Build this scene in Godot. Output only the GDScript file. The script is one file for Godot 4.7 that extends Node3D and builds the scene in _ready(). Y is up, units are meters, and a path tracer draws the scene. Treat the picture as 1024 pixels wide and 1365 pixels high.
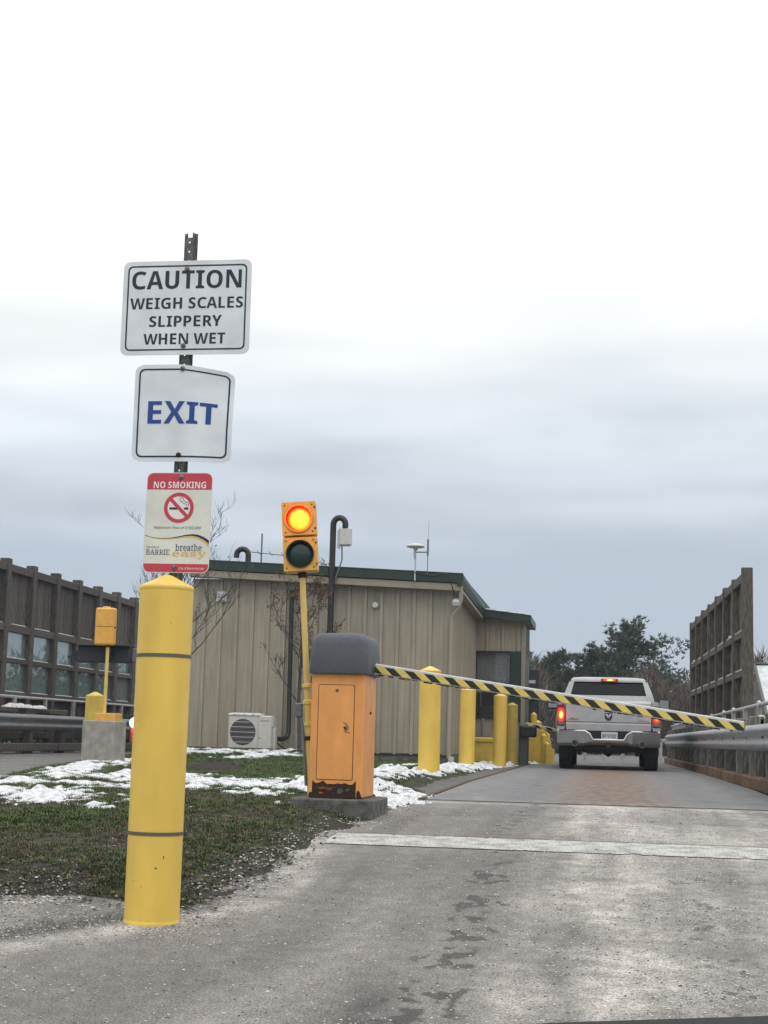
extends Node3D
# World: x to the right, y up, the road runs towards -z. Helpers take a forward distance Z (metres ahead of the camera), so z = -Z.

var rng := RandomNumberGenerator.new()
var taken := {}
var M := {}
var T := {}
var nz := FastNoiseLite.new()
var nzf := FastNoiseLite.new()

# ---------------------------------------------------------------- shapes
class Sh:
	var st := SurfaceTool.new()
	var g := 0
	func _init() -> void:
		st.begin(Mesh.PRIMITIVE_TRIANGLES)
		st.set_smooth_group(-1)
	func flat() -> void:
		st.set_smooth_group(-1)
	func soft() -> void:
		g += 1
		st.set_smooth_group(g)
	func tri(a: Vector3, b: Vector3, c: Vector3) -> void:
		st.add_vertex(a); st.add_vertex(b); st.add_vertex(c)
	func tout(a: Vector3, b: Vector3, c: Vector3, n: Vector3) -> void:
		if (a - c).cross(a - b).dot(n) < 0.0:
			tri(a, c, b)
		else:
			tri(a, b, c)
	func qout(a: Vector3, b: Vector3, c: Vector3, d: Vector3, n: Vector3) -> void:
		tout(a, b, c, n); tout(a, c, d, n)
	func box(c: Vector3, s: Vector3, bev := 0.0, ba := Basis()) -> Sh:
		flat()
		var hx := s.x / 2; var hy := s.y / 2; var hz := s.z / 2
		var b := minf(bev, 0.45 * minf(s.x, minf(s.y, s.z)))
		var p := {}
		for sx in [-1, 1]:
			for sy in [-1, 1]:
				for sz in [-1, 1]:
					p[[sx, sy, sz, 0]] = c + ba * Vector3(sx * hx, sy * (hy - b), sz * (hz - b))
					p[[sx, sy, sz, 1]] = c + ba * Vector3(sx * (hx - b), sy * hy, sz * (hz - b))
					p[[sx, sy, sz, 2]] = c + ba * Vector3(sx * (hx - b), sy * (hy - b), sz * hz)
					if b > 0.0:
						var n := ba * Vector3(sx, sy, sz)
						tout(p[[sx, sy, sz, 0]], p[[sx, sy, sz, 1]], p[[sx, sy, sz, 2]], n)
		for s1 in [-1, 1]:
			qout(p[[s1, -1, -1, 0]], p[[s1, 1, -1, 0]], p[[s1, 1, 1, 0]], p[[s1, -1, 1, 0]], ba * Vector3(s1, 0, 0))
			qout(p[[-1, s1, -1, 1]], p[[1, s1, -1, 1]], p[[1, s1, 1, 1]], p[[-1, s1, 1, 1]], ba * Vector3(0, s1, 0))
			qout(p[[-1, -1, s1, 2]], p[[1, -1, s1, 2]], p[[1, 1, s1, 2]], p[[-1, 1, s1, 2]], ba * Vector3(0, 0, s1))
			if b > 0.0:
				for s2 in [-1, 1]:
					qout(p[[s1, s2, -1, 0]], p[[s1, s2, 1, 0]], p[[s1, s2, 1, 1]], p[[s1, s2, -1, 1]], ba * Vector3(s1, s2, 0))
					qout(p[[s1, -1, s2, 0]], p[[s1, 1, s2, 0]], p[[s1, 1, s2, 2]], p[[s1, -1, s2, 2]], ba * Vector3(s1, 0, s2))
					qout(p[[-1, s1, s2, 1]], p[[1, s1, s2, 1]], p[[1, s1, s2, 2]], p[[-1, s1, s2, 2]], ba * Vector3(0, s1, s2))
		return self
	# profile of (radius, height), bottom to top, turned round the y axis of xf
	func lathe(prof: Array, n := 24, xf := Transform3D(), smooth := false) -> Sh:
		soft()
		for k in prof.size() - 1:
			var a: Vector2 = prof[k]; var b: Vector2 = prof[k + 1]
			if not smooth:
				soft()
			for i in n:
				var u := TAU * i / n; var v := TAU * (i + 1) / n
				var du := Vector3(cos(u), 0, sin(u)); var dv := Vector3(cos(v), 0, sin(v))
				var nn := (du + dv) * (b.y - a.y) - Vector3(0, 2 * (b.x - a.x), 0)
				var p0 := xf * (du * a.x + Vector3(0, a.y, 0)); var p1 := xf * (dv * a.x + Vector3(0, a.y, 0))
				var p2 := xf * (dv * b.x + Vector3(0, b.y, 0)); var p3 := xf * (du * b.x + Vector3(0, b.y, 0))
				nn = xf.basis * nn
				if a.x > 1e-5:
					tout(p0, p1, p2, nn)
				if b.x > 1e-5:
					tout(p0, p2, p3, nn)
		flat()
		return self
	func tube(pts: Array, rad, n := 8, caps := true) -> Sh:
		soft()
		var rings := []
		var side := Vector3.ZERO
		for k in pts.size():
			var t: Vector3 = (pts[mini(k + 1, pts.size() - 1)] - pts[maxi(k - 1, 0)]).normalized()
			if side == Vector3.ZERO:
				side = t.cross(Vector3(0.31, 0.2, 0.93) if absf(t.z) < 0.9 else Vector3.UP).normalized()
			side = (side - t * side.dot(t)).normalized()
			var up := t.cross(side)
			var r: float = rad[k] if rad is Array else rad
			var ring := []
			for i in n:
				ring.append(pts[k] + (side * cos(TAU * i / n) + up * sin(TAU * i / n)) * r)
			rings.append(ring)
		for k in pts.size() - 1:
			for i in n:
				var j := (i + 1) % n
				var nn: Vector3 = rings[k][i] + rings[k][j] - 2 * pts[k]
				qout(rings[k][i], rings[k][j], rings[k + 1][j], rings[k + 1][i], nn)
		if caps:
			flat()
			for k in [0, pts.size() - 1]:
				var nn: Vector3 = (pts[0] - pts[1]) if k == 0 else (pts[k] - pts[k - 1])
				for i in range(1, n - 1):
					tout(rings[k][0], rings[k][i], rings[k][i + 1], nn)
		flat()
		return self
	# outline in the xy plane of xf, from z = -d/2 to d/2
	func prism(poly: PackedVector2Array, d: float, xf := Transform3D()) -> Sh:
		flat()
		var ix := Geometry2D.triangulate_polygon(poly)
		for s in [-1, 1]:
			var z: float = s * d / 2
			for k in range(0, ix.size(), 3):
				var a := poly[ix[k]]; var b := poly[ix[k + 1]]; var c := poly[ix[k + 2]]
				tout(xf * Vector3(a.x, a.y, z), xf * Vector3(b.x, b.y, z), xf * Vector3(c.x, c.y, z), xf.basis * Vector3(0, 0, s))
		var cw := Geometry2D.is_polygon_clockwise(poly)
		for k in poly.size():
			var a := poly[k]; var b := poly[(k + 1) % poly.size()]
			var o := Vector3(b.y - a.y, a.x - b.x, 0) * (-1.0 if cw else 1.0)
			qout(xf * Vector3(a.x, a.y, -d / 2), xf * Vector3(b.x, b.y, -d / 2), xf * Vector3(b.x, b.y, d / 2), xf * Vector3(a.x, a.y, d / 2), xf.basis * o)
		return self
	# flat band between two outlines of as many points
	func band(outer: PackedVector2Array, inner: PackedVector2Array, d: float, xf := Transform3D()) -> Sh:
		flat()
		var n := outer.size()
		for k in n:
			var j := (k + 1) % n
			var a := outer[k]; var b := outer[j]; var c := inner[j]; var e := inner[k]
			for s in [-1, 1]:
				var z: float = s * d / 2
				qout(xf * Vector3(a.x, a.y, z), xf * Vector3(b.x, b.y, z), xf * Vector3(c.x, c.y, z), xf * Vector3(e.x, e.y, z), xf.basis * Vector3(0, 0, s))
			var m := (a + b) / 2 - (c + e) / 2
			qout(xf * Vector3(a.x, a.y, -d / 2), xf * Vector3(b.x, b.y, -d / 2), xf * Vector3(b.x, b.y, d / 2), xf * Vector3(a.x, a.y, d / 2), xf.basis * Vector3(m.x, m.y, 0))
			qout(xf * Vector3(e.x, e.y, -d / 2), xf * Vector3(c.x, c.y, -d / 2), xf * Vector3(c.x, c.y, d / 2), xf * Vector3(e.x, e.y, d / 2), xf.basis * Vector3(-m.x, -m.y, 0))
		return self
	# closed loops of as many points each, joined one to the next
	func loft(rings: Array, smooth := true, cap0 := true, cap1 := true, closed := true) -> Sh:
		if smooth:
			soft()
		else:
			flat()
		var mid := []
		for r in rings:
			var m := Vector3.ZERO
			for p in r:
				m += p
			mid.append(m / r.size())
		for k in rings.size() - 1:
			var n: int = rings[k].size()
			for i in (n if closed else n - 1):
				var j := (i + 1) % n
				var nn: Vector3 = rings[k][i] + rings[k][j] + rings[k + 1][i] + rings[k + 1][j] - 2 * mid[k] - 2 * mid[k + 1]
				qout(rings[k][i], rings[k][j], rings[k + 1][j], rings[k + 1][i], nn)
		flat()
		for e in [0, 1]:
			if [cap0, cap1][e]:
				var r: Array = rings[0] if e == 0 else rings[-1]
				var nn: Vector3 = (mid[0] - mid[1]) if e == 0 else (mid[-1] - mid[-2])
				var m: Vector3 = mid[0] if e == 0 else mid[-1]
				for i in r.size():
					tout(m, r[i], r[(i + 1) % r.size()], nn)
		return self
	func mesh() -> ArrayMesh:
		st.generate_normals()
		return st.commit()

func rrect(w: float, hh: float, r: float, n := 5, c := Vector2.ZERO) -> PackedVector2Array:
	var p := PackedVector2Array()
	for k in 4:
		var o := Vector2([1, -1, -1, 1][k] * (w / 2 - r), [1, 1, -1, -1][k] * (hh / 2 - r)) + c
		for i in n + 1:
			var a := PI / 2 * (k + float(i) / n)
			p.append(o + Vector2(cos(a), sin(a)) * r)
	return p

func circ(r: float, n := 32, c := Vector2.ZERO) -> PackedVector2Array:
	var p := PackedVector2Array()
	for i in n:
		p.append(c + Vector2(cos(TAU * i / n), sin(TAU * i / n)) * r)
	return p

func ring_xz(w: float, d: float, r: float, y: float, n := 5, c := Vector2.ZERO) -> Array:
	var out := []
	for p in rrect(w, d, r, n, c):
		out.append(Vector3(p.x, y, p.y))
	return out

# ---------------------------------------------------------------- nodes
func numbered(called: String, parent: Node) -> String:
	var key := "%d/%s" % [parent.get_instance_id(), called]
	var k: int = taken.get(key, 0)
	taken[key] = k + 1
	return called if k == 0 else "%s_%03d" % [called, k]

func thing(called: String, label: String, category: String, at := Vector3.ZERO, group := "") -> Node3D:
	var o := Node3D.new()
	o.name = numbered(called, self)
	add_child(o)
	o.position = at
	tag(o, label, category, group)
	return o

func tag(o: Node, label: String, category: String, group := "") -> Node:
	o.set_meta("label", label)
	o.set_meta("category", category)
	if group:
		o.set_meta("group", group)
	return o

func put(called: String, mesh: Mesh, m: Material, parent: Node = self) -> MeshInstance3D:
	var o := MeshInstance3D.new()
	o.name = numbered(called, parent)
	o.mesh = mesh
	o.material_override = m
	parent.add_child(o)
	return o

func obj(called: String, s: Sh, m: Material, parent: Node = self) -> MeshInstance3D:
	return put(called, s.mesh(), m, parent)

func struct(called: String, mesh: Mesh, m: Material, label := "", kind := "structure") -> MeshInstance3D:
	var o := put(called, mesh, m)
	o.set_meta("kind", kind)
	if label:
		o.set_meta("label", label)
	return o

func many(called: String, mesh: Mesh, m: Material, xfs: Array, cols: Array, parent: Node = self) -> MultiMeshInstance3D:
	var mm := MultiMesh.new()
	mm.transform_format = MultiMesh.TRANSFORM_3D
	mm.use_colors = cols.size() > 0
	mm.mesh = mesh
	mm.instance_count = xfs.size()
	for k in xfs.size():
		mm.set_instance_transform(k, xfs[k])
		if cols.size():
			mm.set_instance_color(k, cols[k])
	var o := MultiMeshInstance3D.new()
	o.name = numbered(called, parent)
	o.multimesh = mm
	o.material_override = m
	o.set_meta("kind", "stuff")
	parent.add_child(o)
	return o

# lettering as thin geometry, fitted into a box of w by hh metres centred at c on the plane z = zz
func letters(text: String, w: float, hh: float, c: Vector2, zz: float, bold := true, serif := false, slant := 0.0, bend = null) -> ArrayMesh:
	var f := SystemFont.new()
	f.font_names = PackedStringArray(["Droid Serif" if serif else "Droid Sans"])
	f.font_weight = 700 if bold else 400
	var tm := TextMesh.new()
	tm.font = f
	tm.text = text
	tm.font_size = 48
	tm.pixel_size = 0.01
	tm.depth = 0.01
	tm.curve_step = 1.0
	var box := tm.get_aabb()
	var arr := tm.get_mesh_arrays()
	var vs: PackedVector3Array = arr[Mesh.ARRAY_VERTEX]
	for k in vs.size():
		var q := (vs[k] - box.position) / box.size
		var v := Vector3(c.x + (q.x - 0.5) * w + slant * (q.y - 0.5) * hh, c.y + (q.y - 0.5) * hh, zz + (vs[k].z / 0.01) * 0.0006)
		vs[k] = bend.call(v) if bend != null else v
	arr[Mesh.ARRAY_VERTEX] = vs
	arr[Mesh.ARRAY_TANGENT] = null
	var am := ArrayMesh.new()
	am.add_surface_from_arrays(Mesh.PRIMITIVE_TRIANGLES, arr)
	return am

# ---------------------------------------------------------------- materials
func ntex(key: String, freq: float, lo: float, hi: float, oct := 4, size := 512, kind := FastNoiseLite.TYPE_SIMPLEX_SMOOTH, as_normal := false, p0 := 0.0, p1 := 1.0) -> NoiseTexture2D:
	var n := FastNoiseLite.new()
	n.seed = 11 + T.size()
	n.noise_type = kind
	n.frequency = freq
	n.fractal_octaves = oct
	var t := NoiseTexture2D.new()
	t.width = size
	t.height = size
	t.seamless = true
	t.noise = n
	if as_normal:
		t.as_normal_map = true
		t.bump_strength = lo
	else:
		var gr := Gradient.new()
		gr.offsets = PackedFloat32Array([p0, p1])
		gr.colors = PackedColorArray([Color(lo, lo, lo), Color(hi, hi, hi)])
		t.color_ramp = gr
	T[key] = t
	return t

func mat(key: String, lin: Color, rough := 0.7, metal := 0.0, tex := "", sc := Vector3.ONE, nrm := "", ns := 1.0, det := "", dsc := Vector3.ONE) -> StandardMaterial3D:
	var m := StandardMaterial3D.new()
	m.resource_name = key
	m.albedo_color = Color(lin.r, lin.g, lin.b).linear_to_srgb()
	m.roughness = rough
	m.metallic = metal
	if tex or nrm:
		m.uv1_triplanar = true
		m.uv1_world_triplanar = true
		m.uv1_scale = sc
		m.uv1_triplanar_sharpness = 4.0
	if tex:
		m.albedo_texture = T[tex]
	if nrm:
		m.normal_enabled = true
		m.normal_texture = T[nrm]
		m.normal_scale = ns
	if det:
		m.detail_enabled = true
		m.detail_albedo = T[det]
		m.detail_blend_mode = BaseMaterial3D.BLEND_MODE_MUL
		m.detail_uv_layer = BaseMaterial3D.DETAIL_UV_2
		m.uv2_triplanar = true
		m.uv2_world_triplanar = true
		m.uv2_scale = dsc
	M[key] = m
	return m

func v3(a: float) -> Vector3:
	return Vector3(a, a, a)

func make_materials() -> void:
	ntex("blotch", 0.012, 0.78, 1.0, 4)
	ntex("dirt", 0.02, 0.62, 1.0, 5, 512, FastNoiseLite.TYPE_SIMPLEX_SMOOTH, false, 0.25, 0.6)
	ntex("faint", 0.015, 0.9, 1.0, 4)
	ntex("film", 0.012, 0.95, 1.0, 5, 512, FastNoiseLite.TYPE_SIMPLEX_SMOOTH, false, 0.2, 0.65)
	ntex("film_strong", 0.02, 0.8, 1.0, 5, 512, FastNoiseLite.TYPE_SIMPLEX_SMOOTH, false, 0.2, 0.6)
	ntex("speck", 0.16, 0.6, 1.0, 3)
	ntex("grit", 0.14, 0.6, 1.0, 3, 512, FastNoiseLite.TYPE_SIMPLEX_SMOOTH, false, 0.2, 0.8)
	ntex("grain", 0.02, 0.6, 1.0, 5, 512, FastNoiseLite.TYPE_SIMPLEX_SMOOTH, false, 0.2, 0.8)
	ntex("bumpy", 0.08, 5.0, 0.0, 4, 512, FastNoiseLite.TYPE_SIMPLEX_SMOOTH, true)
	ntex("gritn", 0.22, 7.0, 0.0, 3, 512, FastNoiseLite.TYPE_SIMPLEX_SMOOTH, true)
	ntex("wave", 0.01, 3.0, 0.0, 2, 512, FastNoiseLite.TYPE_SIMPLEX_SMOOTH, true)
	mat("yellow", Color(0.83, 0.565, 0.105), 0.42, 0.0, "faint", Vector3(0.5, 0.2, 0.5), "wave", 0.16)
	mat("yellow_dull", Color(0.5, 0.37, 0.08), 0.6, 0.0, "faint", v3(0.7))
	mat("yellow_far", Color(0.76, 0.54, 0.1), 0.5, 0.0, "faint", v3(0.7), "", 1.0, "film", Vector3(1.0, 0.4, 1.0))
	mat("strap", Color(0.2, 0.19, 0.15), 0.5, 0.3, "speck", v3(2.0))
	mat("orange", Color(0.86, 0.375, 0.11), 0.4, 0.0, "faint", Vector3(0.7, 0.4, 0.7), "wave", 0.1)
	mat("orange_side", Color(0.8, 0.31, 0.055), 0.5, 0.0, "blotch", v3(1.1))
	mat("rust", Color(0.075, 0.03, 0.016), 0.9, 0.0, "grain", v3(5.0), "gritn", 1.0)
	mat("signal_yellow", Color(0.8, 0.42, 0.075), 0.45, 0.0, "faint", v3(1.2))
	mat("pole_yellow", Color(0.68, 0.49, 0.15), 0.55, 0.0, "film", Vector3(1.5, 1.0, 1.5))
	mat("hood_grey", Color(0.082, 0.093, 0.107), 0.6, 0.0, "faint", v3(2.0), "gritn", 0.25)
	mat("concrete", Color(0.27, 0.255, 0.225), 0.9, 0.0, "film_strong", v3(0.9), "gritn", 0.7, "speck", v3(1.5))
	mat("concrete_wet", Color(0.17, 0.165, 0.15), 0.85, 0.0, "blotch", v3(0.9), "gritn", 0.7, "film_strong", v3(1.1))
	mat("concrete_stained", Color(0.4, 0.375, 0.33), 0.9, 0.0, "blotch", v3(0.8), "gritn", 0.4, "film", Vector3(1.2, 0.15, 1.2))
	mat("siding", Color(0.39, 0.343, 0.268), 0.5, 0.0, "faint", Vector3(0.4, 0.12, 0.4), "wave", 0.12, "film", Vector3(1.2, 0.1, 1.2))
	for k in 3:
		mat("siding%d" % k, Color(0.39, 0.343, 0.268) * [0.955, 1.0, 1.04][k], 0.5, 0.0, "faint", Vector3(0.4, 0.12, 0.4), "wave", 0.14 + 0.06 * k, "film", Vector3(1.2, 0.1, 1.2) * (1.0 + 0.2 * k))
	mat("siding_trim", Color(0.33, 0.285, 0.215), 0.5, 0.0, "faint", v3(0.5))
	mat("green_trim", Color(0.016, 0.038, 0.027), 0.4, 0.0, "faint", v3(0.5))
	mat("green_roof", Color(0.025, 0.06, 0.04), 0.5, 0.0, "blotch", v3(0.3))
	mat("dark_pipe", Color(0.018, 0.018, 0.02), 0.45, 0.0, "faint", v3(1.0))
	mat("black", Color(0.012, 0.012, 0.013), 0.6)
	mat("rubber", Color(0.014, 0.014, 0.015), 0.85, 0.0, "speck", v3(2.0))
	mat("white_plastic", Color(0.62, 0.62, 0.6), 0.5, 0.0, "faint", v3(1.5))
	mat("ac_white", Color(0.6, 0.58, 0.52), 0.45, 0.0, "faint", v3(1.5))
	mat("ac_dark", Color(0.05, 0.052, 0.058), 0.6)
	mat("sign_white", Color(0.74, 0.79, 0.82), 0.45, 0.0, "faint", v3(0.5))
	mat("sign_cream", Color(0.74, 0.755, 0.68), 0.45, 0.0, "faint", v3(0.5))
	mat("sign_back", Color(0.45, 0.46, 0.47), 0.4, 0.6)
	mat("ink", Color(0.024, 0.028, 0.036), 0.75)
	mat("ink_grey", Color(0.16, 0.16, 0.16), 0.75)
	mat("ink_blue", Color(0.022, 0.06, 0.26), 0.75)
	mat("ink_navy", Color(0.012, 0.024, 0.08), 0.75)
	mat("ink_red", Color(0.5, 0.045, 0.07), 0.45)
	mat("ink_gold", Color(0.62, 0.42, 0.12), 0.5)
	mat("ink_white", Color(0.75, 0.72, 0.7), 0.5)
	mat("scuff", Color(0.5, 0.52, 0.53), 0.6)
	mat("steel", Color(0.24, 0.24, 0.24), 0.5, 0.5, "grain", v3(3.0))
	mat("post_steel", Color(0.2, 0.205, 0.205), 0.6, 0.3, "grain", Vector3(9, 2, 9), "gritn", 0.3)
	mat("galvanised", Color(0.33, 0.35, 0.37), 0.5, 0.3, "blotch", Vector3(0.6, 2.0, 0.35), "wave", 0.15)
	mat("galvanised_old", Color(0.2, 0.22, 0.24), 0.5, 0.3, "blotch", Vector3(0.6, 2.0, 0.35), "wave", 0.15)
	mat("hand_rail", Color(0.42, 0.43, 0.43), 0.55, 0.1, "blotch", v3(0.8))
	for k in 3:
		mat("wood%d" % k, Color(0.125, 0.112, 0.102) * [0.85, 1.0, 1.22][k], 0.9, 0.0, "grain", Vector3(5, 0.35, 5) * [1.0, 1.13, 0.9][k], "gritn", 0.3)
		mat("fence%d" % k, Color(0.17, 0.145, 0.12) * [0.85, 1.0, 1.2][k], 0.9, 0.0, "grain", Vector3(5, 0.35, 5) * [1.0, 1.13, 0.9][k], "gritn", 0.3)
		mat("fence_board%d" % k, Color(0.26, 0.23, 0.195) * [0.85, 1.0, 1.2][k], 0.9, 0.0, "grain", Vector3(5, 0.35, 5) * [1.0, 1.13, 0.9][k], "gritn", 0.3)
		mat("plank%d" % k, Color(0.22, 0.22, 0.19) * [0.7, 1.0, 1.3][k], 0.9, 0.0, "grain", Vector3(4, 0.4, 4) * [1.0, 1.13, 0.9][k], "gritn", 0.3)
		mat("curb%d" % k, Color(0.3, 0.16, 0.09) * [0.75, 1.0, 1.15][k], 0.9, 0.0, "dirt", v3(1.7 + 0.3 * k), "gritn", 0.6, "grain", v3(2.2))
	mat("white_paint", Color(0.42, 0.435, 0.45), 0.3, 0.1, "faint", v3(0.5))
	M.white_paint.clearcoat_enabled = true
	M.white_paint.clearcoat = 0.6
	mat("white_dirty", Color(0.4, 0.4, 0.385), 0.45, 0.0, "film_strong", v3(0.8))
	mat("chrome", Color(0.38, 0.375, 0.37), 0.2, 0.85)
	mat("chrome_dirty", Color(0.2, 0.19, 0.175), 0.45, 0.5, "faint", v3(1.4))
	mat("lip_chrome", Color(0.6, 0.6, 0.6), 0.3, 0.6)
	mat("car_glass", Color(0.012, 0.014, 0.017), 0.08).metallic_specular = 0.2
	mat("dark_red", Color(0.1, 0.006, 0.008), 0.15)
	mat("car_red", Color(0.25, 0.02, 0.02), 0.3)
	mat("plate", Color(0.48, 0.5, 0.5), 0.5)
	mat("bark", Color(0.12, 0.105, 0.092), 0.95, 0.0, "grain", Vector3(7, 2, 7))
	mat("bark_pine", Color(0.05, 0.042, 0.036), 0.95)
	mat("mulch", Color(0.05, 0.036, 0.026), 0.95, 0.0, "speck", v3(0.9), "gritn", 1.0)
	mat("snow", Color(0.68, 0.695, 0.72), 0.8, 0.0, "film_strong", v3(1.1), "bumpy", 0.9)
	M.snow.subsurf_scatter_enabled = false
	var leaf := mat("foliage", Color(1, 1, 1), 0.8)
	leaf.vertex_color_use_as_albedo = true
	leaf.cull_mode = BaseMaterial3D.CULL_DISABLED
	var lawn := mat("lawn", Color(1, 1, 1), 0.95, 0.0, "speck", v3(0.9), "gritn", 1.0)
	lawn.vertex_color_use_as_albedo = true
	mat("far_ground", Color(0.13, 0.12, 0.09), 0.95, 0.0, "dirt", v3(0.05), "", 1.0, "speck", v3(0.3))
	mat("lane", Color(0.235, 0.23, 0.22), 0.9, 0.0, "film_strong", v3(0.12), "gritn", 0.4, "grit", v3(0.6))
	mat("apron", Color(0.19, 0.18, 0.165), 0.9, 0.0, "film_strong", v3(0.25), "gritn", 0.5, "grit", v3(0.8))
	mat("stripe", Color(0.66, 0.66, 0.635), 0.8, 0.0, "film_strong", v3(0.5), "", 0.4, "grit", v3(0.8))
	var pane := mat("pane", Color(0.16, 0.24, 0.235), 0.08)
	pane.transparency = BaseMaterial3D.TRANSPARENCY_ALPHA
	pane.albedo_color.a = 0.5
	pane.metallic_specular = 0.4
	var glass := mat("booth_glass", Color(0.05, 0.06, 0.065), 0.04)
	glass.transparency = BaseMaterial3D.TRANSPARENCY_ALPHA
	glass.albedo_color.a = 0.2

func glow(key: String, lin: Color, energy: float) -> StandardMaterial3D:
	var m := mat(key, lin * 0.5, 0.25)
	m.emission_enabled = true
	m.emission = Color(lin.r, lin.g, lin.b).linear_to_srgb()
	m.emission_energy_multiplier = energy
	return m

# glow that is brightest in the middle of a lens, laid on by its uv
func lens_glow(key: String, stops: Array, energy: float) -> StandardMaterial3D:
	var gr := Gradient.new()
	var off := PackedFloat32Array(); var col := PackedColorArray()
	for s in stops:
		off.append(s[0]); col.append(s[1])
	gr.offsets = off
	gr.colors = col
	var t := GradientTexture2D.new()
	t.gradient = gr
	t.width = 128
	t.height = 128
	t.fill = GradientTexture2D.FILL_RADIAL
	t.fill_from = Vector2(0.53, 0.53)
	t.fill_to = Vector2(1.03, 0.53)
	var m := mat(key, Color(0.3, 0.02, 0.01), 0.2)
	m.emission_enabled = true
	m.emission = Color.BLACK
	m.emission_texture = t
	m.emission_energy_multiplier = energy
	return m

# ---------------------------------------------------------------- ground
const KN := [[-60.0, -0.02], [3.0, -0.02], [5.5, 0.08], [7.3, 0.2], [8.7, 0.33], [10.1, 0.44], [11.5, 0.505], [14.5, 0.555], [19.0, 0.59], [900.0, 0.59]]

func gy(Z: float) -> float:
	for k in KN.size() - 1:
		if Z <= KN[k + 1][0]:
			return lerpf(KN[k][1], KN[k + 1][1], (Z - KN[k][0]) / (KN[k + 1][0] - KN[k][0]))
	return 0.59

func rows(z0: float, z1: float) -> Array:
	var out := [z0]
	var z := z0
	while z < z1 - 1e-4:
		var stepz := 0.25 if z < 20.0 and z > 2.5 else 2.0 if z < 120.0 else 60.0
		var nxt := minf(z1, z + stepz)
		for k in KN:
			if k[0] > z + 1e-4 and k[0] < nxt - 1e-4:
				nxt = k[0]
		out.append(nxt)
		z = nxt
	return out

# a sheet that follows the ground, with uv 0..1 over the rectangle ux
func sheet(x0: float, x1: float, z0: float, z1: float, lift: float, thick := 0.0, ux := Rect2(0, 0, 1, 1)) -> ArrayMesh:
	var s := Sh.new()
	s.soft()
	var rr := rows(z0, z1)
	var put_v := func(x: float, z: float, dy: float) -> void:
		s.st.set_uv(Vector2((x - ux.position.x) / ux.size.x, (z - ux.position.y) / ux.size.y))
		s.st.add_vertex(Vector3(x, gy(z) + lift - dy, -z))
	for k in rr.size() - 1:
		var a: float = rr[k]; var b: float = rr[k + 1]
		for q in [[x0, a], [x0, b], [x1, b], [x0, a], [x1, b], [x1, a]]:
			put_v.call(q[0], q[1], 0.0)
	if thick > 0.0:
		s.flat()
		for k in rr.size() - 1:
			var a: float = rr[k]; var b: float = rr[k + 1]
			for x in [x0, x1]:
				for q in [[a, 0.0], [b, 0.0], [b, thick], [a, 0.0], [b, thick], [a, thick]]:
					put_v.call(x, q[0], q[1])
		for z in [z0, z1]:
			for q in [[x0, 0.0], [x1, 0.0], [x1, thick], [x0, 0.0], [x1, thick], [x0, thick]]:
				put_v.call(q[0], z, q[1])
	return s.mesh()

func noise_bytes(w: int, hh: int, freq: float, oct: int, sd: int, sx := 1.0, kind := FastNoiseLite.TYPE_SIMPLEX_SMOOTH) -> PackedByteArray:
	var n := FastNoiseLite.new()
	n.seed = sd
	n.noise_type = kind
	n.frequency = freq
	n.fractal_octaves = oct
	var im := n.get_image(maxi(8, int(w * sx)), hh)
	if sx != 1.0:
		im.resize(w, hh, Image.INTERPOLATE_CUBIC)
	im.convert(Image.FORMAT_L8)
	return im.get_data()

# noise drawn out along the direction of travel
func streak_bytes(n: int) -> PackedByteArray:
	var q := FastNoiseLite.new()
	q.seed = 21
	q.frequency = 0.03
	q.fractal_octaves = 4
	var im := q.get_image(n, n / 9)
	im.resize(n, n, Image.INTERPOLATE_CUBIC)
	im.convert(Image.FORMAT_L8)
	return im.get_data()

func bump(x: float, c: float, w: float) -> float:
	var d := (x - c) / w
	return exp(-d * d)

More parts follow.
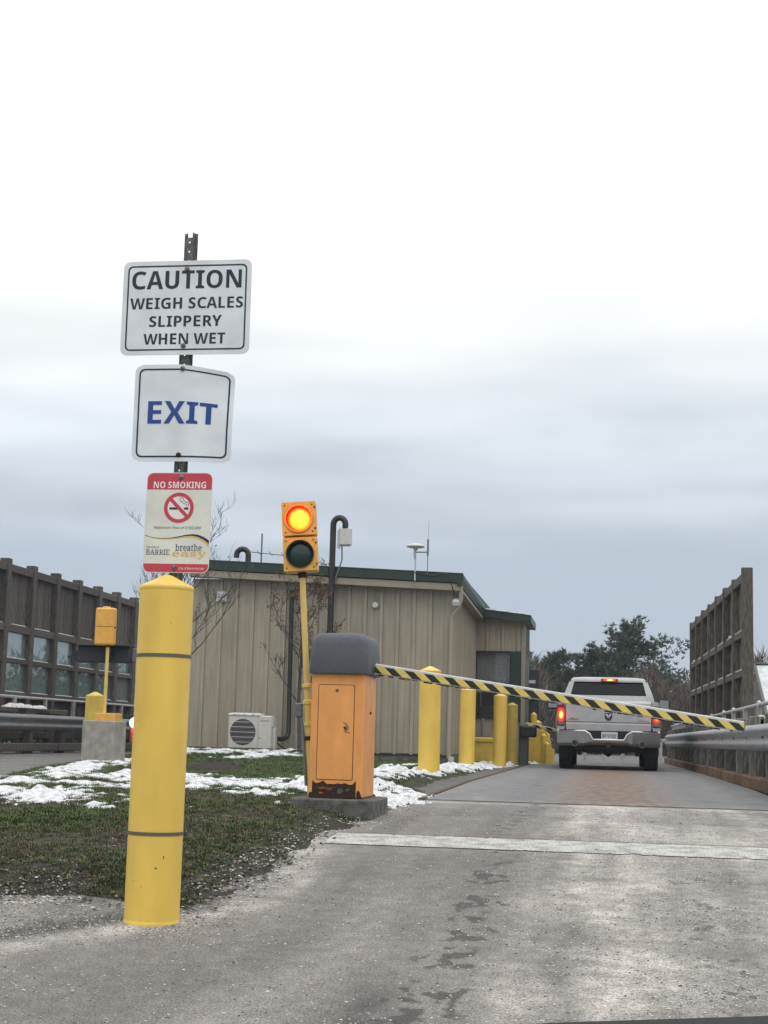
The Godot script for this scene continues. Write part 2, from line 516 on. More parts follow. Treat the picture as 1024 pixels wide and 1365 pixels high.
# driveway: grey worn asphalt with salt bloom, wheel tracks and damp patches; x -7..5, Z 4..16
func road_texture() -> ImageTexture:
	var n := 1200
	var a := noise_bytes(n, n, 0.006, 5, 3)
	var b := noise_bytes(n, n, 0.02, 5, 4, 0.5)
	var c := noise_bytes(n, n, 0.07, 4, 5)
	var d := noise_bytes(n, n, 0.05, 4, 6, 1.5)
	var e := noise_bytes(n, n, 0.35, 2, 8)
	var f := streak_bytes(n)
	var by := PackedByteArray()
	by.resize(n * n * 3)
	for j in n:
		var Z := 4.0 + 12.0 * (j + 0.5) / n
		for i in n:
			var X := -7.0 + 12.0 * (i + 0.5) / n
			var k := j * n + i
			var na := a[k] / 255.0; var nb := b[k] / 255.0; var nc := c[k] / 255.0; var nd := d[k] / 255.0; var ne := e[k] / 255.0
			var nf := f[k] / 255.0
			var v := 0.515 + 0.09 * (nf - 0.5) + 0.1 * (na - 0.5) + 0.1 * (nc - 0.5) + 0.08 * (ne - 0.5)
			# salt bloom between and beside the wheel tracks, and along the edge of the grass
			var salt := 0.75 * bump(X, 0.02, 0.42) + 0.55 * bump(X, 0.95, 0.45) + 0.12 * bump(X, -1.3, 0.4)
			var edge := -2.05 + 0.08 * sin(Z * 1.7) - maxf(0.0, 7.7 - Z) * 0.62
			salt += 0.75 * bump(X, edge + 0.22, 0.16) * clampf((11.3 - Z) * 0.8, 0.0, 1.0)
			salt += 0.5 * smoothstep(-2.3, -3.2, X) * (0.4 + 0.6 * nb)
			salt *= (0.5 + 1.0 * nf) * (0.35 + 1.3 * clampf((na * 0.6 + nb * 0.7) - 0.32, 0.0, 1.0))
			salt += 0.4 * bump(Z, 13.8, 0.14)
			v += 0.36 * clampf(salt, 0.0, 1.1) * (0.6 + 0.6 * nc + 0.6 * (ne - 0.5))
			# damp spots in the tracks
			var track := bump(X, -0.66 + 0.03 * sin(Z), 0.17) + 0.5 * bump(X, 0.5, 0.2) + 0.55 * bump(X, 1.25, 0.16)
			if Z > 9.0:
				track *= 0.65
			var wet := smoothstep(0.575, 0.635, nd * 0.6 + nc * 0.2 + 0.22 * track) * clampf(track * 1.5, 0.0, 1.0) * smoothstep(0.36, 0.52, nb)
			var near := bump(X, -0.88, 0.11) * smoothstep(6.6, 5.7, Z) * smoothstep(0.3, 0.55, nb)
			# dirt along the foot of the grass and the gutter line running to the lower left
			var gut := bump(X, edge - 0.05, 0.13) * smoothstep(7.9, 7.3, Z) * (0.45 + 0.55 * smoothstep(0.3, 0.55, nc)) + 0.8 * smoothstep(edge + 0.1, edge - 0.3, X) * smoothstep(0.56, 0.66, nd * 0.6 + nc * 0.4) * smoothstep(7.6, 7.0, Z)
			v = lerpf(v, 0.27 + 0.06 * nc, clampf(wet * 0.85 + near * 0.75 + gut, 0.0, 0.95))
			v = lerpf(v, 0.25, 0.8 * bump(Z, 10.43 - 0.004 * X + 0.006 * sin(X * 9.0), 0.014))
			v += 0.12 * smoothstep(0.8, 0.88, ne) * (0.3 + salt)
			v -= 0.1 * smoothstep(0.25, 0.17, ne)
			var q := clampf(v, 0.1, 0.9)
			by[k * 3] = int(q * 255); by[k * 3 + 1] = int(q * 248); by[k * 3 + 2] = int(q * 239)
	var im := Image.create_from_data(n, n, false, Image.FORMAT_RGB8, by)
	im.generate_mipmaps()
	return ImageTexture.create_from_image(im)

# weigh deck: worn grey plates, rusty between the tracks; x -1.64..1.76, Z 14..34
func deck_texture() -> ImageTexture:
	var w := 340; var n := 1000
	var a := noise_bytes(w, n, 0.02, 5, 13)
	var b := noise_bytes(w, n, 0.06, 4, 14)
	var e := noise_bytes(w, n, 0.3, 2, 15)
	var by := PackedByteArray()
	by.resize(w * n * 3)
	for j in n:
		var Z := 14.0 + 20.0 * (j + 0.5) / n
		for i in w:
			var X := -1.64 + 3.4 * (i + 0.5) / w
			var k := j * w + i
			var na := a[k] / 255.0; var nb := b[k] / 255.0; var ne := e[k] / 255.0
			var v := 0.49 + 0.1 * (na - 0.5) + 0.08 * (nb - 0.5) + 0.06 * (ne - 0.5)
			var c := Color(v, v, v * 1.01)
			var rust := bump(X, 0.06, 0.6)
			rust = clampf(rust * (0.55 + 0.9 * na) - 0.12, 0.0, 0.9)
			c = c.lerp(Color(0.5, 0.41, 0.345) * (0.65 + 0.6 * nb), clampf(rust * 1.15, 0.0, 0.95))
			var track := bump(X, -0.85, 0.2) + bump(X, 0.95, 0.2)
			c = c.lerp(Color(0.36, 0.37, 0.39), 0.5 * clampf(track, 0.0, 1.0) * smoothstep(0.3, 0.65, nb))
			c = c.lerp(Color(0.2, 0.2, 0.2), 0.8 * bump(X, -0.75, 0.14) * smoothstep(0.62, 0.7, na * 0.5 + nb * 0.5))
			c = c.lerp(Color(0.62, 0.62, 0.61), 0.6 * bump(Z, 14.1, 0.3) * nb)
			by[k * 3] = int(clampf(c.r, 0, 1) * 255); by[k * 3 + 1] = int(clampf(c.g, 0, 1) * 255); by[k * 3 + 2] = int(clampf(c.b, 0, 1) * 255)
	var im := Image.create_from_data(w, n, false, Image.FORMAT_RGB8, by)
	return ImageTexture.create_from_image(im)

# outline of the grass island in (x, Z)
const ISLE := [[-2.02, 7.6], [-1.95, 8.4], [-1.89, 9.3], [-1.84, 10.3], [-1.76, 11.2], [-1.72, 13.0], [-1.74, 15.0], [-2.06, 16.6], [-2.06, 34.0], [-2.06, 41.0], [-8.9, 41.0], [-8.75, 30.0], [-8.1, 23.0], [-7.2, 19.3], [-6.56, 16.2], [-5.8, 13.4], [-5.1, 11.0], [-4.5, 9.0], [-4.0, 8.1], [-3.5, 7.75], [-3.08, 7.75], [-2.74, 7.82], [-2.37, 7.68]]

func isle_depth(x: float, Z: float) -> float:
	var p := Vector2(x, Z)
	var best := 1e9
	var inside := false
	var n := ISLE.size()
	for k in n:
		var a := Vector2(ISLE[k][0], ISLE[k][1]); var b := Vector2(ISLE[(k + 1) % n][0], ISLE[(k + 1) % n][1])
		best = minf(best, p.distance_squared_to(Geometry2D.get_closest_point_to_segment(p, a, b)))
		if (a.y > Z) != (b.y > Z) and x < a.x + (b.x - a.x) * (Z - a.y) / (b.y - a.y):
			inside = not inside
	return sqrt(best) * (1.0 if inside else -1.0)

func isle_y(x: float, Z: float, d: float) -> float:
	var e := d + 0.16 * nz.get_noise_2d(x * 6.0, Z * 6.0)
	return gy(Z) + 0.15 * smoothstep(23.5, 26.8, Z) * smoothstep(-4.4, -5.3, x) * clampf(d, 0.0, 1.0) + clampf(e * 0.16, -0.05, 0.07) + (0.022 * nz.get_noise_2d(x * 3.0 + 50.0, Z * 3.0) + 0.01 * nz.get_noise_2d(x * 14.0, Z * 14.0)) * clampf(d * 6.0, 0.0, 1.0)

const SNOW := [[-5.3, 14.0, -6.3, 18.6, 0.42, 1.25], [-6.3, 18.6, -7.2, 22.8, 0.62, 1.3], [-5.0, 12.7, -4.2, 11.4, 1.05, 0.8], [-5.4, 13.7, -4.2, 13.3, 0.95, 0.85],
	[-7.3, 25.9, -5.6, 26.3, 1.0, 1.25], [-6.0, 24.7, -4.95, 26.9, 0.45, 1.2], [-4.9, 15.6, -2.7, 14.3, 1.55, 1.0], [-3.7, 14.6, -2.5, 14.0, 1.3, 1.15], [-4.0, 13.6, -3.0, 13.2, 0.7, 0.8],
	[-2.15, 13.1, -2.4, 16.6, 0.34, 0.95], [-2.95, 16.5, -2.6, 21.0, 0.6, 1.0], [-2.5, 20.0, -2.35, 27.0, 0.32, 1.35], [-2.35, 27.0, -2.05, 33.3, 0.32, 1.4], [-2.45, 11.75, -2.38, 11.72, 0.13, 1.2], [-1.9, 12.6, -1.85, 14.2, 0.26, 1.0], [-3.3, 23.5, -3.0, 26.0, 0.3, 0.9], [-2.0, 34.0, -1.7, 36.0, 0.3, 1.2]]

func snow_v(x: float, Z: float) -> float:
	var best := -1.0
	var p := Vector2(x, Z)
	for c in SNOW:
		if Z < minf(c[1], c[3]) - c[4] or Z > maxf(c[1], c[3]) + c[4]:
			continue
		var q := Geometry2D.get_closest_point_to_segment(p, Vector2(c[0], c[1]), Vector2(c[2], c[3]))
		best = maxf(best, (1.0 - p.distance_to(q) / c[4]) * c[5] * 1.3)
	if best < -0.5:
		return -1.0
	return minf(best, 1.0) + 0.8 * nz.get_noise_2d(x * 5.0, Z * 3.2 + 31.0) + 0.6 * nz.get_noise_2d(x * 11.0, Z * 7.0) + 0.8 * nzf.get_noise_2d(x * 26.0, Z * 19.0) - 0.53

func build_ground() -> void:
	struct("ground", sheet(-420, 420, -60, 900, -0.04), M.far_ground)
	var road := mat("road", Color(1, 1, 1), 0.88)
	road.albedo_texture = road_texture()
	road.normal_enabled = false
	road.detail_enabled = true
	road.detail_albedo = T.grit
	road.detail_blend_mode = BaseMaterial3D.BLEND_MODE_MUL
	road.detail_uv_layer = BaseMaterial3D.DETAIL_UV_2
	road.uv2_triplanar = true
	road.uv2_world_triplanar = true
	road.uv2_scale = v3(1.1)
	struct("road", sheet(-22, 9, -60, 14.03, 0.0, 0.03, Rect2(-7, 4, 12, 12)), road)
	struct("side_road", sheet(-12.0, -6.2, 14.03, 90, 0.0, 0.03), M.lane)
	struct("apron", sheet(-2.3, -1.69, 14.08, 34.0, -0.004, 0.03), M.apron)
	var deck := mat("deck", Color(0.68, 0.68, 0.68), 0.75)
	deck.albedo_texture = deck_texture()
	struct("weigh_scale_deck", sheet(-1.62, 1.74, 14.08, 34.0, 0.006, 0.05, Rect2(-1.64, 14, 3.4, 20)), deck)
	struct("deck_edge", sheet(-1.685, -1.635, 14.08, 34.0, 0.012, 0.05), M.curb0)
	struct("deck_end_seam", sheet(-1.62, 1.74, 34.02, 34.35, 0.016, 0.05), M.stripe)
	struct("exit_road", sheet(-3.0, 5.0, 34.4, 120, 0.0, 0.03), M.lane)
	# the worn white stop line, its edges broken by wear
	var s := Sh.new()
	s.soft()
	var cell := 0.022
	for i in int(3.8 / cell):
		for j in 25:
			var x := -1.78 + i * cell; var z := 9.82 + j * cell - 0.04 * (x + 1.0) * 0.2
			var e := minf(j, 24 - j) / 4.0 + 0.9 * nz.get_noise_2d(x * 25.0, z * 25.0) + 0.5 * nz.get_noise_2d(x * 6.0, z * 9.0) + 0.3
			if e < 0.0 or nz.get_noise_2d(x * 18.0 + 90.0, z * 30.0) > 0.66:
				continue
			var p := []
			for q in [[0, 0], [0, 1], [1, 1], [1, 0]]:
				var zz: float = z + q[1] * cell
				p.append(Vector3(x + q[0] * cell, gy(zz) + 0.005, -zz))
			s.qout(p[0], p[1], p[2], p[3], Vector3.UP)
	struct("stop_line", s.mesh(), M.stripe)
	build_island()

func build_island() -> void:
	# lawn
	var st := SurfaceTool.new()
	st.begin(Mesh.PRIMITIVE_TRIANGLES)
	var c := 0.11
	var x0 := -9.1; var z0 := 7.4
	var nx := int(7.6 / c); var nzz := int(33.8 / c)
	var id := {}
	var cnt := 0
	for j in nzz + 1:
		for i in nx + 1:
			var x := x0 + i * c; var Z := z0 + j * c
			if Z > 28.5 and x > -7.6 and x < -3.0:
				continue
			var d := isle_depth(x, Z)
			if d < -0.24:
				continue
			var g := clampf(0.5 + 0.9 * nz.get_noise_2d(x * 2.2, Z * 1.6) + (Z - 12.5) * 0.07, 0.0, 1.0)
			var mid := 0.6 + 0.5 * nz.get_noise_2d(x * 9.0, Z * 9.0)
			st.set_color(Color(0.055, 0.045, 0.032).lerp(Color(0.04, 0.058, 0.02), g) * (0.75 + 0.5 * mid))
			st.add_vertex(Vector3(x, isle_y(x, Z, d), -Z))
			id[j * 1000 + i] = cnt
			cnt += 1
	for j in nzz:
		for i in nx:
			var q := [j * 1000 + i, (j + 1) * 1000 + i, (j + 1) * 1000 + i + 1, j * 1000 + i + 1]
			if id.has(q[0]) and id.has(q[1]) and id.has(q[2]) and id.has(q[3]):
				for k in [0, 1, 2, 0, 2, 3]:
					st.add_index(id[q[k]])
	st.generate_normals()
	struct("lawn", st.commit(), M.lawn)
	# snow lying in patches
	st = SurfaceTool.new()
	st.begin(Mesh.PRIMITIVE_TRIANGLES)
	c = 0.036
	x0 = -8.2; z0 = 10.4
	nx = int(6.8 / c); nzz = int(26.0 / c)
	var hv := {}
	for j in nzz + 1:
		for i in nx + 1:
			var x := x0 + i * c; var Z := z0 + j * c
			var v := snow_v(x, Z)
			if v > -0.3:
				hv[j * 1000 + i] = v
	cnt = 0
	id = {}
	for key in hv:
		var v: float = hv[key]
		var i: int = key % 1000; var j: int = key / 1000
		var x := x0 + i * c; var Z := z0 + j * c
		if v < 0.0 and not (hv.get(key + 1, -1.0) > 0.0 or hv.get(key - 1, -1.0) > 0.0 or hv.get(key + 1000, -1.0) > 0.0 or hv.get(key - 1000, -1.0) > 0.0 or hv.get(key + 1001, -1.0) > 0.0 or hv.get(key + 999, -1.0) > 0.0 or hv.get(key - 1001, -1.0) > 0.0 or hv.get(key - 999, -1.0) > 0.0):
			continue
		var lump := 0.55 + 0.9 * nz.get_noise_2d(x * 4.5 + 7.0, Z * 4.5) + 0.5 * nzf.get_noise_2d(x * 3.0, Z * 3.0)
		var deep := 0.08 if x > -2.95 else 0.045
		var base := isle_y(x, Z, isle_depth(x, Z))
		st.add_vertex(Vector3(x, maxf(base, gy(Z) - 0.004) + clampf(v * deep * lump, -0.035, 0.2), -Z))
		id[key] = cnt
		cnt += 1
	for key in id:
		if id.has(key + 1) and id.has(key + 1000) and id.has(key + 1001):
			for k in [key, key + 1000, key + 1001, key, key + 1001, key + 1]:
				st.add_index(id[k])
	st.generate_normals()
	struct("snow", st.commit(), M.snow, "melting white snow lying in patches on the grass island", "stuff")
	# grass blades
	var blade := SurfaceTool.new()
	blade.begin(Mesh.PRIMITIVE_TRIANGLES)
	for k in 6:
		var a := TAU * k / 6.0 + rng.randf() * 0.8
		var o := Vector3(cos(a), 0, sin(a)) * rng.randf_range(0.0, 0.025)
		var lean := Vector3(cos(a), 0, sin(a)) * rng.randf_range(0.3, 0.95)
		var hh := rng.randf_range(0.02, 0.05)
		var w := Vector3(-sin(a), 0, cos(a)) * 0.0032
		var m := o + (Vector3.UP + lean * 0.4) * hh * 0.55
		var t := o + (Vector3.UP * 0.85 + lean) * hh
		for v in [o - w, m - w * 0.8, o + w, o + w, m - w * 0.8, m + w * 0.8, m - w * 0.8, t, m + w * 0.8]:
			blade.add_vertex(v)
	blade.generate_normals()
	var bm := blade.commit()
	var xfs := []; var cols := []
	var tries := 0
	while xfs.size() < 62000 and tries < 260000:
		tries += 1
		var Z := 7.5 + 21.0 * pow(rng.randf(), 1.35)
		var x := rng.randf_range(maxf(-8.6, -0.42 * Z - 0.3), -1.6)
		var d := isle_depth(x, Z)
		if d < 0.0:
			continue
		var g := clampf(0.5 + 0.9 * nz.get_noise_2d(x * 2.2, Z * 1.6) + (Z - 12.5) * 0.07, 0.0, 1.0)
		var dens := lerpf(0.3, 1.0, g) * smoothstep(-0.05, 0.6, d + 0.3 * nz.get_noise_2d(x * 5.0, Z * 5.0))
		if rng.randf() > dens:
			continue
		if Z > 10.3 and snow_v(x, Z) > 0.16:
			continue
		var col := Color(0.052, 0.098, 0.024).lerp(Color(0.082, 0.138, 0.036), rng.randf())
		var dry := rng.randf()
		if dry > lerpf(0.5, 0.92, g):
			col = Color(0.15, 0.115, 0.06) * rng.randf_range(0.5, 1.15)
		elif dry > lerpf(0.3, 0.8, g):
			col = Color(0.06, 0.055, 0.03)
		var sc := rng.randf_range(0.6, 1.15) * lerpf(0.75, 1.1, g)
		xfs.append(Transform3D(Basis(Vector3.UP, rng.randf() * TAU).scaled(Vector3(sc, sc * rng.randf_range(0.5, 1.0), sc)), Vector3(x, isle_y(x, Z, d) - 0.004, -Z)))
		cols.append(col)
	many("grass", bm, M.foliage, xfs, cols).set_meta("label", "short patchy grass and straw on the island beside the driveway")
	# crumbs of road salt and grit
	var pb := Sh.new()
	var pk := [Vector3(1, 0.05, 0.2), Vector3(-0.2, 0, 0.9), Vector3(-0.9, 0.1, -0.3), Vector3(0.2, 0, -1), Vector3(0.1, 0.62, 0.1), Vector3(0, -0.3, 0)]
	for k in 4:
		pb.tout(pk[k], pk[(k + 1) % 4], pk[4], pk[k] + pk[(k + 1) % 4] + Vector3.UP)
		pb.tout(pk[k], pk[(k + 1) % 4], pk[5], pk[k] + pk[(k + 1) % 4] - Vector3.UP)
	var pm := pb.mesh()
	xfs = []; cols = []
	tries = 0
	while xfs.size() < 42000 and tries < 400000:
		tries += 1
		var Z := 4.9 + 9.0 * pow(rng.randf(), 1.5)
		var x := rng.randf_range(-0.42 * Z - 0.2, 0.13 * Z + 0.3)
		var d := isle_depth(x, Z)
		var edge := -2.05 - maxf(0.0, 7.7 - Z) * 0.62
		var dens := 0.12 + 0.7 * bump(x, 0.3, 0.55) + 0.5 * bump(x, edge + 0.15, 0.3) + (0.75 if x < edge else 0.0)
		if d > 0.0:
			dens = 0.5 * bump(d, 0.0, 0.35) + 0.1
		dens += 1.2 * exp(-(Vector2(x, Z) - Vector2(-2.1, 7.25)).length_squared() / 0.12)
		if rng.randf() > dens * (0.6 + 0.9 * nz.get_noise_2d(x * 3.0, Z * 3.0)):
			continue
		var sz := 0.0016 + 0.0055 * pow(rng.randf(), 4.0)
		if absf(d) < 0.22:
			sz *= 1.7
		var yy := isle_y(x, Z, d) + 0.004 if d > 0.0 else gy(Z)
		xfs.append(Transform3D(Basis(Vector3.UP, rng.randf() * TAU).scaled(Vector3(sz * rng.randf_range(0.7, 1.4), sz, sz)), Vector3(x, maxf(yy, gy(Z)) + sz * 0.15, -Z)))
		var v := rng.randf_range(0.3, 0.62) if rng.randf() < 0.8 else rng.randf_range(0.05, 0.12)
		if x < edge and rng.randf() < 0.22:
			v = rng.randf_range(0.03, 0.08)
		cols.append(Color(v, v * 0.98, v * 0.94))
	many("salt_grit", pm, M.foliage, xfs, cols).set_meta("label", "pale crumbs of salt and grit scattered over the driveway")
	# brown leaves and wood chips along the foot of the grass
	var lf := Sh.new()
	lf.tri(Vector3(-1, 0.1, 0), Vector3(0, 0.3, 0.5), Vector3(0.1, 0, -0.5))
	lf.tri(Vector3(0, 0.3, 0.5), Vector3(1, 0.05, 0.1), Vector3(0.1, 0, -0.5))
	var lm := lf.mesh()
	xfs = []; cols = []
	while xfs.size() < 2600:
		var Z := rng.randf_range(7.5, 15.0)
		var x := rng.randf_range(-0.4 * Z, -1.7)
		var d := isle_depth(x, Z)
		if d < -0.12 or rng.randf() > 0.15 + bump(d, 0.1, 0.5) * clampf((11.0 - Z) * 0.4, 0.2, 1.0):
			continue
		var sz := rng.randf_range(0.006, 0.02)
		xfs.append(Transform3D(Basis.from_euler(Vector3(rng.randf_range(-0.4, 0.4), rng.randf() * TAU, rng.randf_range(-0.4, 0.4))).scaled(Vector3(sz, sz, sz)), Vector3(x, maxf(gy(Z), isle_y(x, Z, d)) + 0.008, -Z)))
		cols.append([Color(0.05, 0.035, 0.022), Color(0.11, 0.075, 0.04), Color(0.2, 0.16, 0.1), Color(0.03, 0.026, 0.02)][rng.randi() % 4])
	many("leaf_litter", lm, M.foliage, xfs, cols).set_meta("label", "brown leaf litter along the foot of the grass")
	mound("mulch_mound", Vector2(-5.25, 26.4), 0.75, 0.2, "dark mulch mound round the thin tree at the wall")
	mound("soil_mound", Vector2(-4.65, 18.2), 0.62, 0.15, "low bare soil mound in the grass between snow patches")

func mound(called: String, at: Vector2, r: float, hh: float, label: String) -> void:
	var s := Sh.new()
	s.soft()
	var rings := []
	for k in 9:
		var f := k / 8.0
		var ring := []
		for i in 26:
			var a := TAU * i / 26
			var x := at.x + cos(a) * r * f * (1.0 + 0.2 * nz.get_noise_2d(cos(a) * 9.0, sin(a) * 9.0 + at.x)); var Z := at.y + sin(a) * r * f * 1.4
			ring.append(Vector3(x, gy(Z) + 0.05 + hh * (1.0 - f * f) - 0.09 * f + 0.05 * nz.get_noise_2d(x * 25.0, Z * 25.0) * (1.0 - f), -Z))
		rings.append(ring)
	rings.reverse()
	s.loft(rings, true, false, false)
	struct(called, s.mesh(), M.mulch, label)

# ---------------------------------------------------------------- bollards and signs
func bollard(label: String, x: float, Z: float, r: float, top: float, group: String, m := "yellow", straps := []) -> Node3D:
	var t := thing("bollard", label, "bollard", Vector3(x, gy(Z), -Z), group)
	var hh := top - gy(Z)
	if group:
		t.rotation = Vector3(rng.randf_range(-0.006, 0.006), rng.randf() * TAU, rng.randf_range(-0.008, 0.008))
	obj("sleeve", Sh.new().lathe([Vector2(r * 1.02, -0.06), Vector2(r * 1.02, 0.0), Vector2(r, 0.012), Vector2(r, hh * 0.5), Vector2(r, hh - 0.075 - r * 0.04)], 40), M[m], t)
	var cap := Sh.new().lathe([Vector2(r, hh - 0.081), Vector2(r * 1.012, hh - 0.078), Vector2(r * 1.012, hh - 0.066), Vector2(r * 0.985, hh - 0.058), Vector2(r * 0.6, hh - 0.033), Vector2(r * 0.2, hh - 0.006), Vector2(r * 0.08, hh - 0.001), Vector2(0, hh)], 40, Transform3D(), true)
	obj("cap", cap, M[m], t)
	for y in straps:
		obj("strap", Sh.new().lathe([Vector2(r * 0.98, y - 0.0085), Vector2(r + 0.0025, y - 0.0085), Vector2(r + 0.0025, y + 0.0085), Vector2(r * 0.98, y + 0.0085)], 40), M.strap, t)
	return t

func build_sign_post() -> void:
	var t := thing("sign_post", "tall perforated steel channel post behind the nearest yellow bollard", "sign post", Vector3(-2.178, gy(7.535), -7.535))
	# a hat-shaped channel with a hole every 5 cm in its web
	var s := Sh.new()
	var hh := 3.706 - gy(7.535)
	var pitch := 0.0508
	var n := int(hh / pitch)
	var wx := 0.0165
	for k in n:
		var y0 := k * pitch; var y1 := y0 + pitch
		var c := Vector2(0, y0 + pitch / 2)
		var hole := circ(0.0052, 8, c)
		var o := PackedVector2Array()
		for i in 8:
			var a := TAU * i / 8.0
			var d := Vector2(cos(a), sin(a))
			var f := minf(wx / maxf(absf(d.x), 1e-5), pitch / 2 / maxf(absf(d.y), 1e-5))
			o.append(c + d * f)
		o[1] = Vector2(wx, y1); o[3] = Vector2(-wx, y1); o[5] = Vector2(-wx, y0); o[7] = Vector2(wx, y0)
		s.band(o, hole, 0.004)
	for sx in [-1, 1]:
		var prof := [Vector2(0.0165, 0.002), Vector2(0.0215, -0.026), Vector2(0.036, -0.026), Vector2(0.036, -0.03), Vector2(0.0185, -0.03), Vector2(0.0135, -0.002)]
		for i in 5:
			var a: Vector2 = prof[i]; var b: Vector2 = prof[i + 1]
			var nn := Vector3(sx * (a.y - b.y), 0, b.x - a.x)
			s.qout(Vector3(sx * a.x, 0, a.y), Vector3(sx * b.x, 0, b.y), Vector3(sx * b.x, hh, b.y), Vector3(sx * a.x, hh, a.y), nn)
	obj("channel", s, M.post_steel, t)

func bolt(parent: Node3D, at: Vector3, m := "steel") -> void:
	var xf := Transform3D(Basis(Vector3.RIGHT, PI / 2), at)
	obj("bolt", Sh.new().lathe([Vector2(0.0135, 0), Vector2(0.0135, 0.003), Vector2(0.011, 0.0045), Vector2(0.008, 0.005), Vector2(0.008, 0.011), Vector2(0.006, 0.013), Vector2(0, 0.0135)], 12, xf), M[m], parent)

func build_signs() -> void:
	var z := -7.5
	# caution
	var a := thing("road_sign", "white rectangular sign reading CAUTION WEIGH SCALES SLIPPERY WHEN WET, topmost on the post", "sign", Vector3(-2.172, 3.287, z))
	a.rotation.z = 0.004
	obj("plate", Sh.new().prism(rrect(0.688, 0.505, 0.036), 0.003), M.sign_white, a)
	obj("border", Sh.new().band(rrect(0.64, 0.457, 0.026), rrect(0.624, 0.441, 0.02), 0.0012, Transform3D(Basis(), Vector3(0, 0, 0.0018))), M.ink, a)
	put("lettering", letters("CAUTION", 0.588, 0.098, Vector2(-0.002, 0.15), 0.0022), M.ink, a)
	put("lettering", letters("WEIGH SCALES", 0.605, 0.06, Vector2(0.001, 0.024), 0.0022), M.ink, a)
	put("lettering", letters("SLIPPERY", 0.388, 0.058, Vector2(0.0, -0.073), 0.0022), M.ink, a)
	put("lettering", letters("WHEN WET", 0.437, 0.058, Vector2(-0.003, -0.167), 0.0022), M.ink, a)
	bolt(a, Vector3(-0.002, 0.207, 0.0018)); bolt(a, Vector3(-0.006, -0.205, 0.0018))
	# exit, its right half bent back from the bolt outwards
	var e := thing("road_sign", "bent white square sign reading EXIT in blue, between the other two signs", "sign", Vector3(-2.168, 2.728, z))
	e.rotation.z = 0.002
	var bend := func(v: Vector3) -> Vector3:
		var f := clampf((v.x + 0.01) / 0.255, 0.0, 1.0) * clampf((v.y + 0.1) / 0.35, 0.0, 1.0)
		var g := clampf((v.x + 0.01) / 0.255, 0.0, 1.0)
		return v + Vector3(-0.004 * g, -0.03 * f, -0.055 * g * g - 0.035 * f)
	put("plate", bent_plate(0.515, 0.51, 0.042, bend), M.sign_white, e)
	var bo := Sh.new()
	bo.band(dense(rrect(0.472, 0.467, 0.03)), dense(rrect(0.456, 0.451, 0.024)), 0.0012, Transform3D(Basis(), Vector3(0, 0, 0.0024)))
	put("border", bent(bo.mesh(), bend), M.ink_navy, e)
	put("lettering", letters("EXIT", 0.362, 0.118, Vector2(0.0, 0.002), 0.003, true, false, 0.0, bend), M.ink_blue, e)
	bolt(e, Vector3(-0.006, 0.232, 0.0018)); bolt(e, Vector3(-0.008, -0.222, 0.0018), "rust")
	# no smoking
	var q := thing("road_sign", "cream and red NO SMOKING sign, lowest on the post just above the bollard", "sign", Vector3(-2.163, 2.156, z))
	q.rotation.z = -0.004
	var out := rrect(0.346, 0.516, 0.034)
	obj("plate", Sh.new().prism(out, 0.003), M.sign_cream, q)
	var inner := rrect(0.339, 0.509, 0.031)
	var f0 := Transform3D(Basis(), Vector3(0, 0, 0.0019))
	for r in [Rect2(-0.2, 0.17, 0.4, 0.1), Rect2(-0.2, -0.27, 0.4, 0.058)]:
		var cut := PackedVector2Array([r.position, Vector2(r.end.x, r.position.y), r.end, Vector2(r.position.x, r.end.y)])
		obj("red_band", Sh.new().prism(Geometry2D.intersect_polygons(inner, cut)[0], 0.0008, f0), M.ink_red, q)
	put("lettering", letters("NO SMOKING", 0.276, 0.034, Vector2(0.002, 0.194), 0.0024), M.ink_white, q)
	var pr := Sh.new()
	var rc := Vector2(0.002, 0.076)
	pr.prism(circ(0.0595, 40, rc), 0.0004, f0)
	obj("symbol_ground", pr, M.ink_white, q)
	var ci := Sh.new()
	ci.box(Vector3(-0.026, 0.072, 0.0024), Vector3(0.042, 0.011, 0.0008))
	ci.box(Vector3(0.041, 0.072, 0.0024), Vector3(0.022, 0.011, 0.0008))
	for path in [[[0.045, 0.082], [0.044, 0.092], [0.036, 0.096], [0.026, 0.098], [0.018, 0.106], [0.008, 0.112], [0.005, 0.122], [0.012, 0.13], [0.02, 0.126]], [[0.051, 0.082], [0.051, 0.097], [0.046, 0.104], [0.036, 0.106], [0.028, 0.112], [0.022, 0.12], [0.024, 0.126]]]:
		var pts := []
		for p in path:
			pts.append(Vector3(p[0], p[1], 0.0024))
		ci.tube(pts, 0.0013, 5)
	obj("cigarette_symbol", ci, M.ink, q)
	pr = Sh.new()
	pr.band(circ(0.078, 48, rc), circ(0.0595, 48, rc), 0.001, Transform3D(Basis(), Vector3(0, 0, 0.0026)))
	pr.box(Vector3(rc.x, rc.y, 0.003), Vector3(0.128, 0.018, 0.001), 0.0, Basis(Vector3.BACK, -PI / 4))
	obj("prohibition_ring", pr, M.ink_red, q)
	put("lettering", letters("Maximum fine of $100,000", 0.246, 0.0165, Vector2(0.0, -0.027), 0.0022, false, false, 0.2), M.ink_grey, q)
	var curve := [[-0.168, -0.066], [-0.13, -0.077], [-0.09, -0.081], [-0.04, -0.079], [0.0, -0.073], [0.04, -0.064], [0.08, -0.059], [0.11, -0.062], [0.14, -0.073], [0.168, -0.09]]
	var up := PackedVector2Array(); var lo := PackedVector2Array(); var lo2 := PackedVector2Array()
	for k in curve.size():
		var p := Vector2(curve[k][0], curve[k][1])
		var th := 0.0022 + 0.016 * pow(k / 9.0, 2.2)
		up.append(p); lo.append(p - Vector2(0, th)); lo2.append(p - Vector2(0, th + 0.001 + 0.014 * pow(k / 9.0, 1.6)))
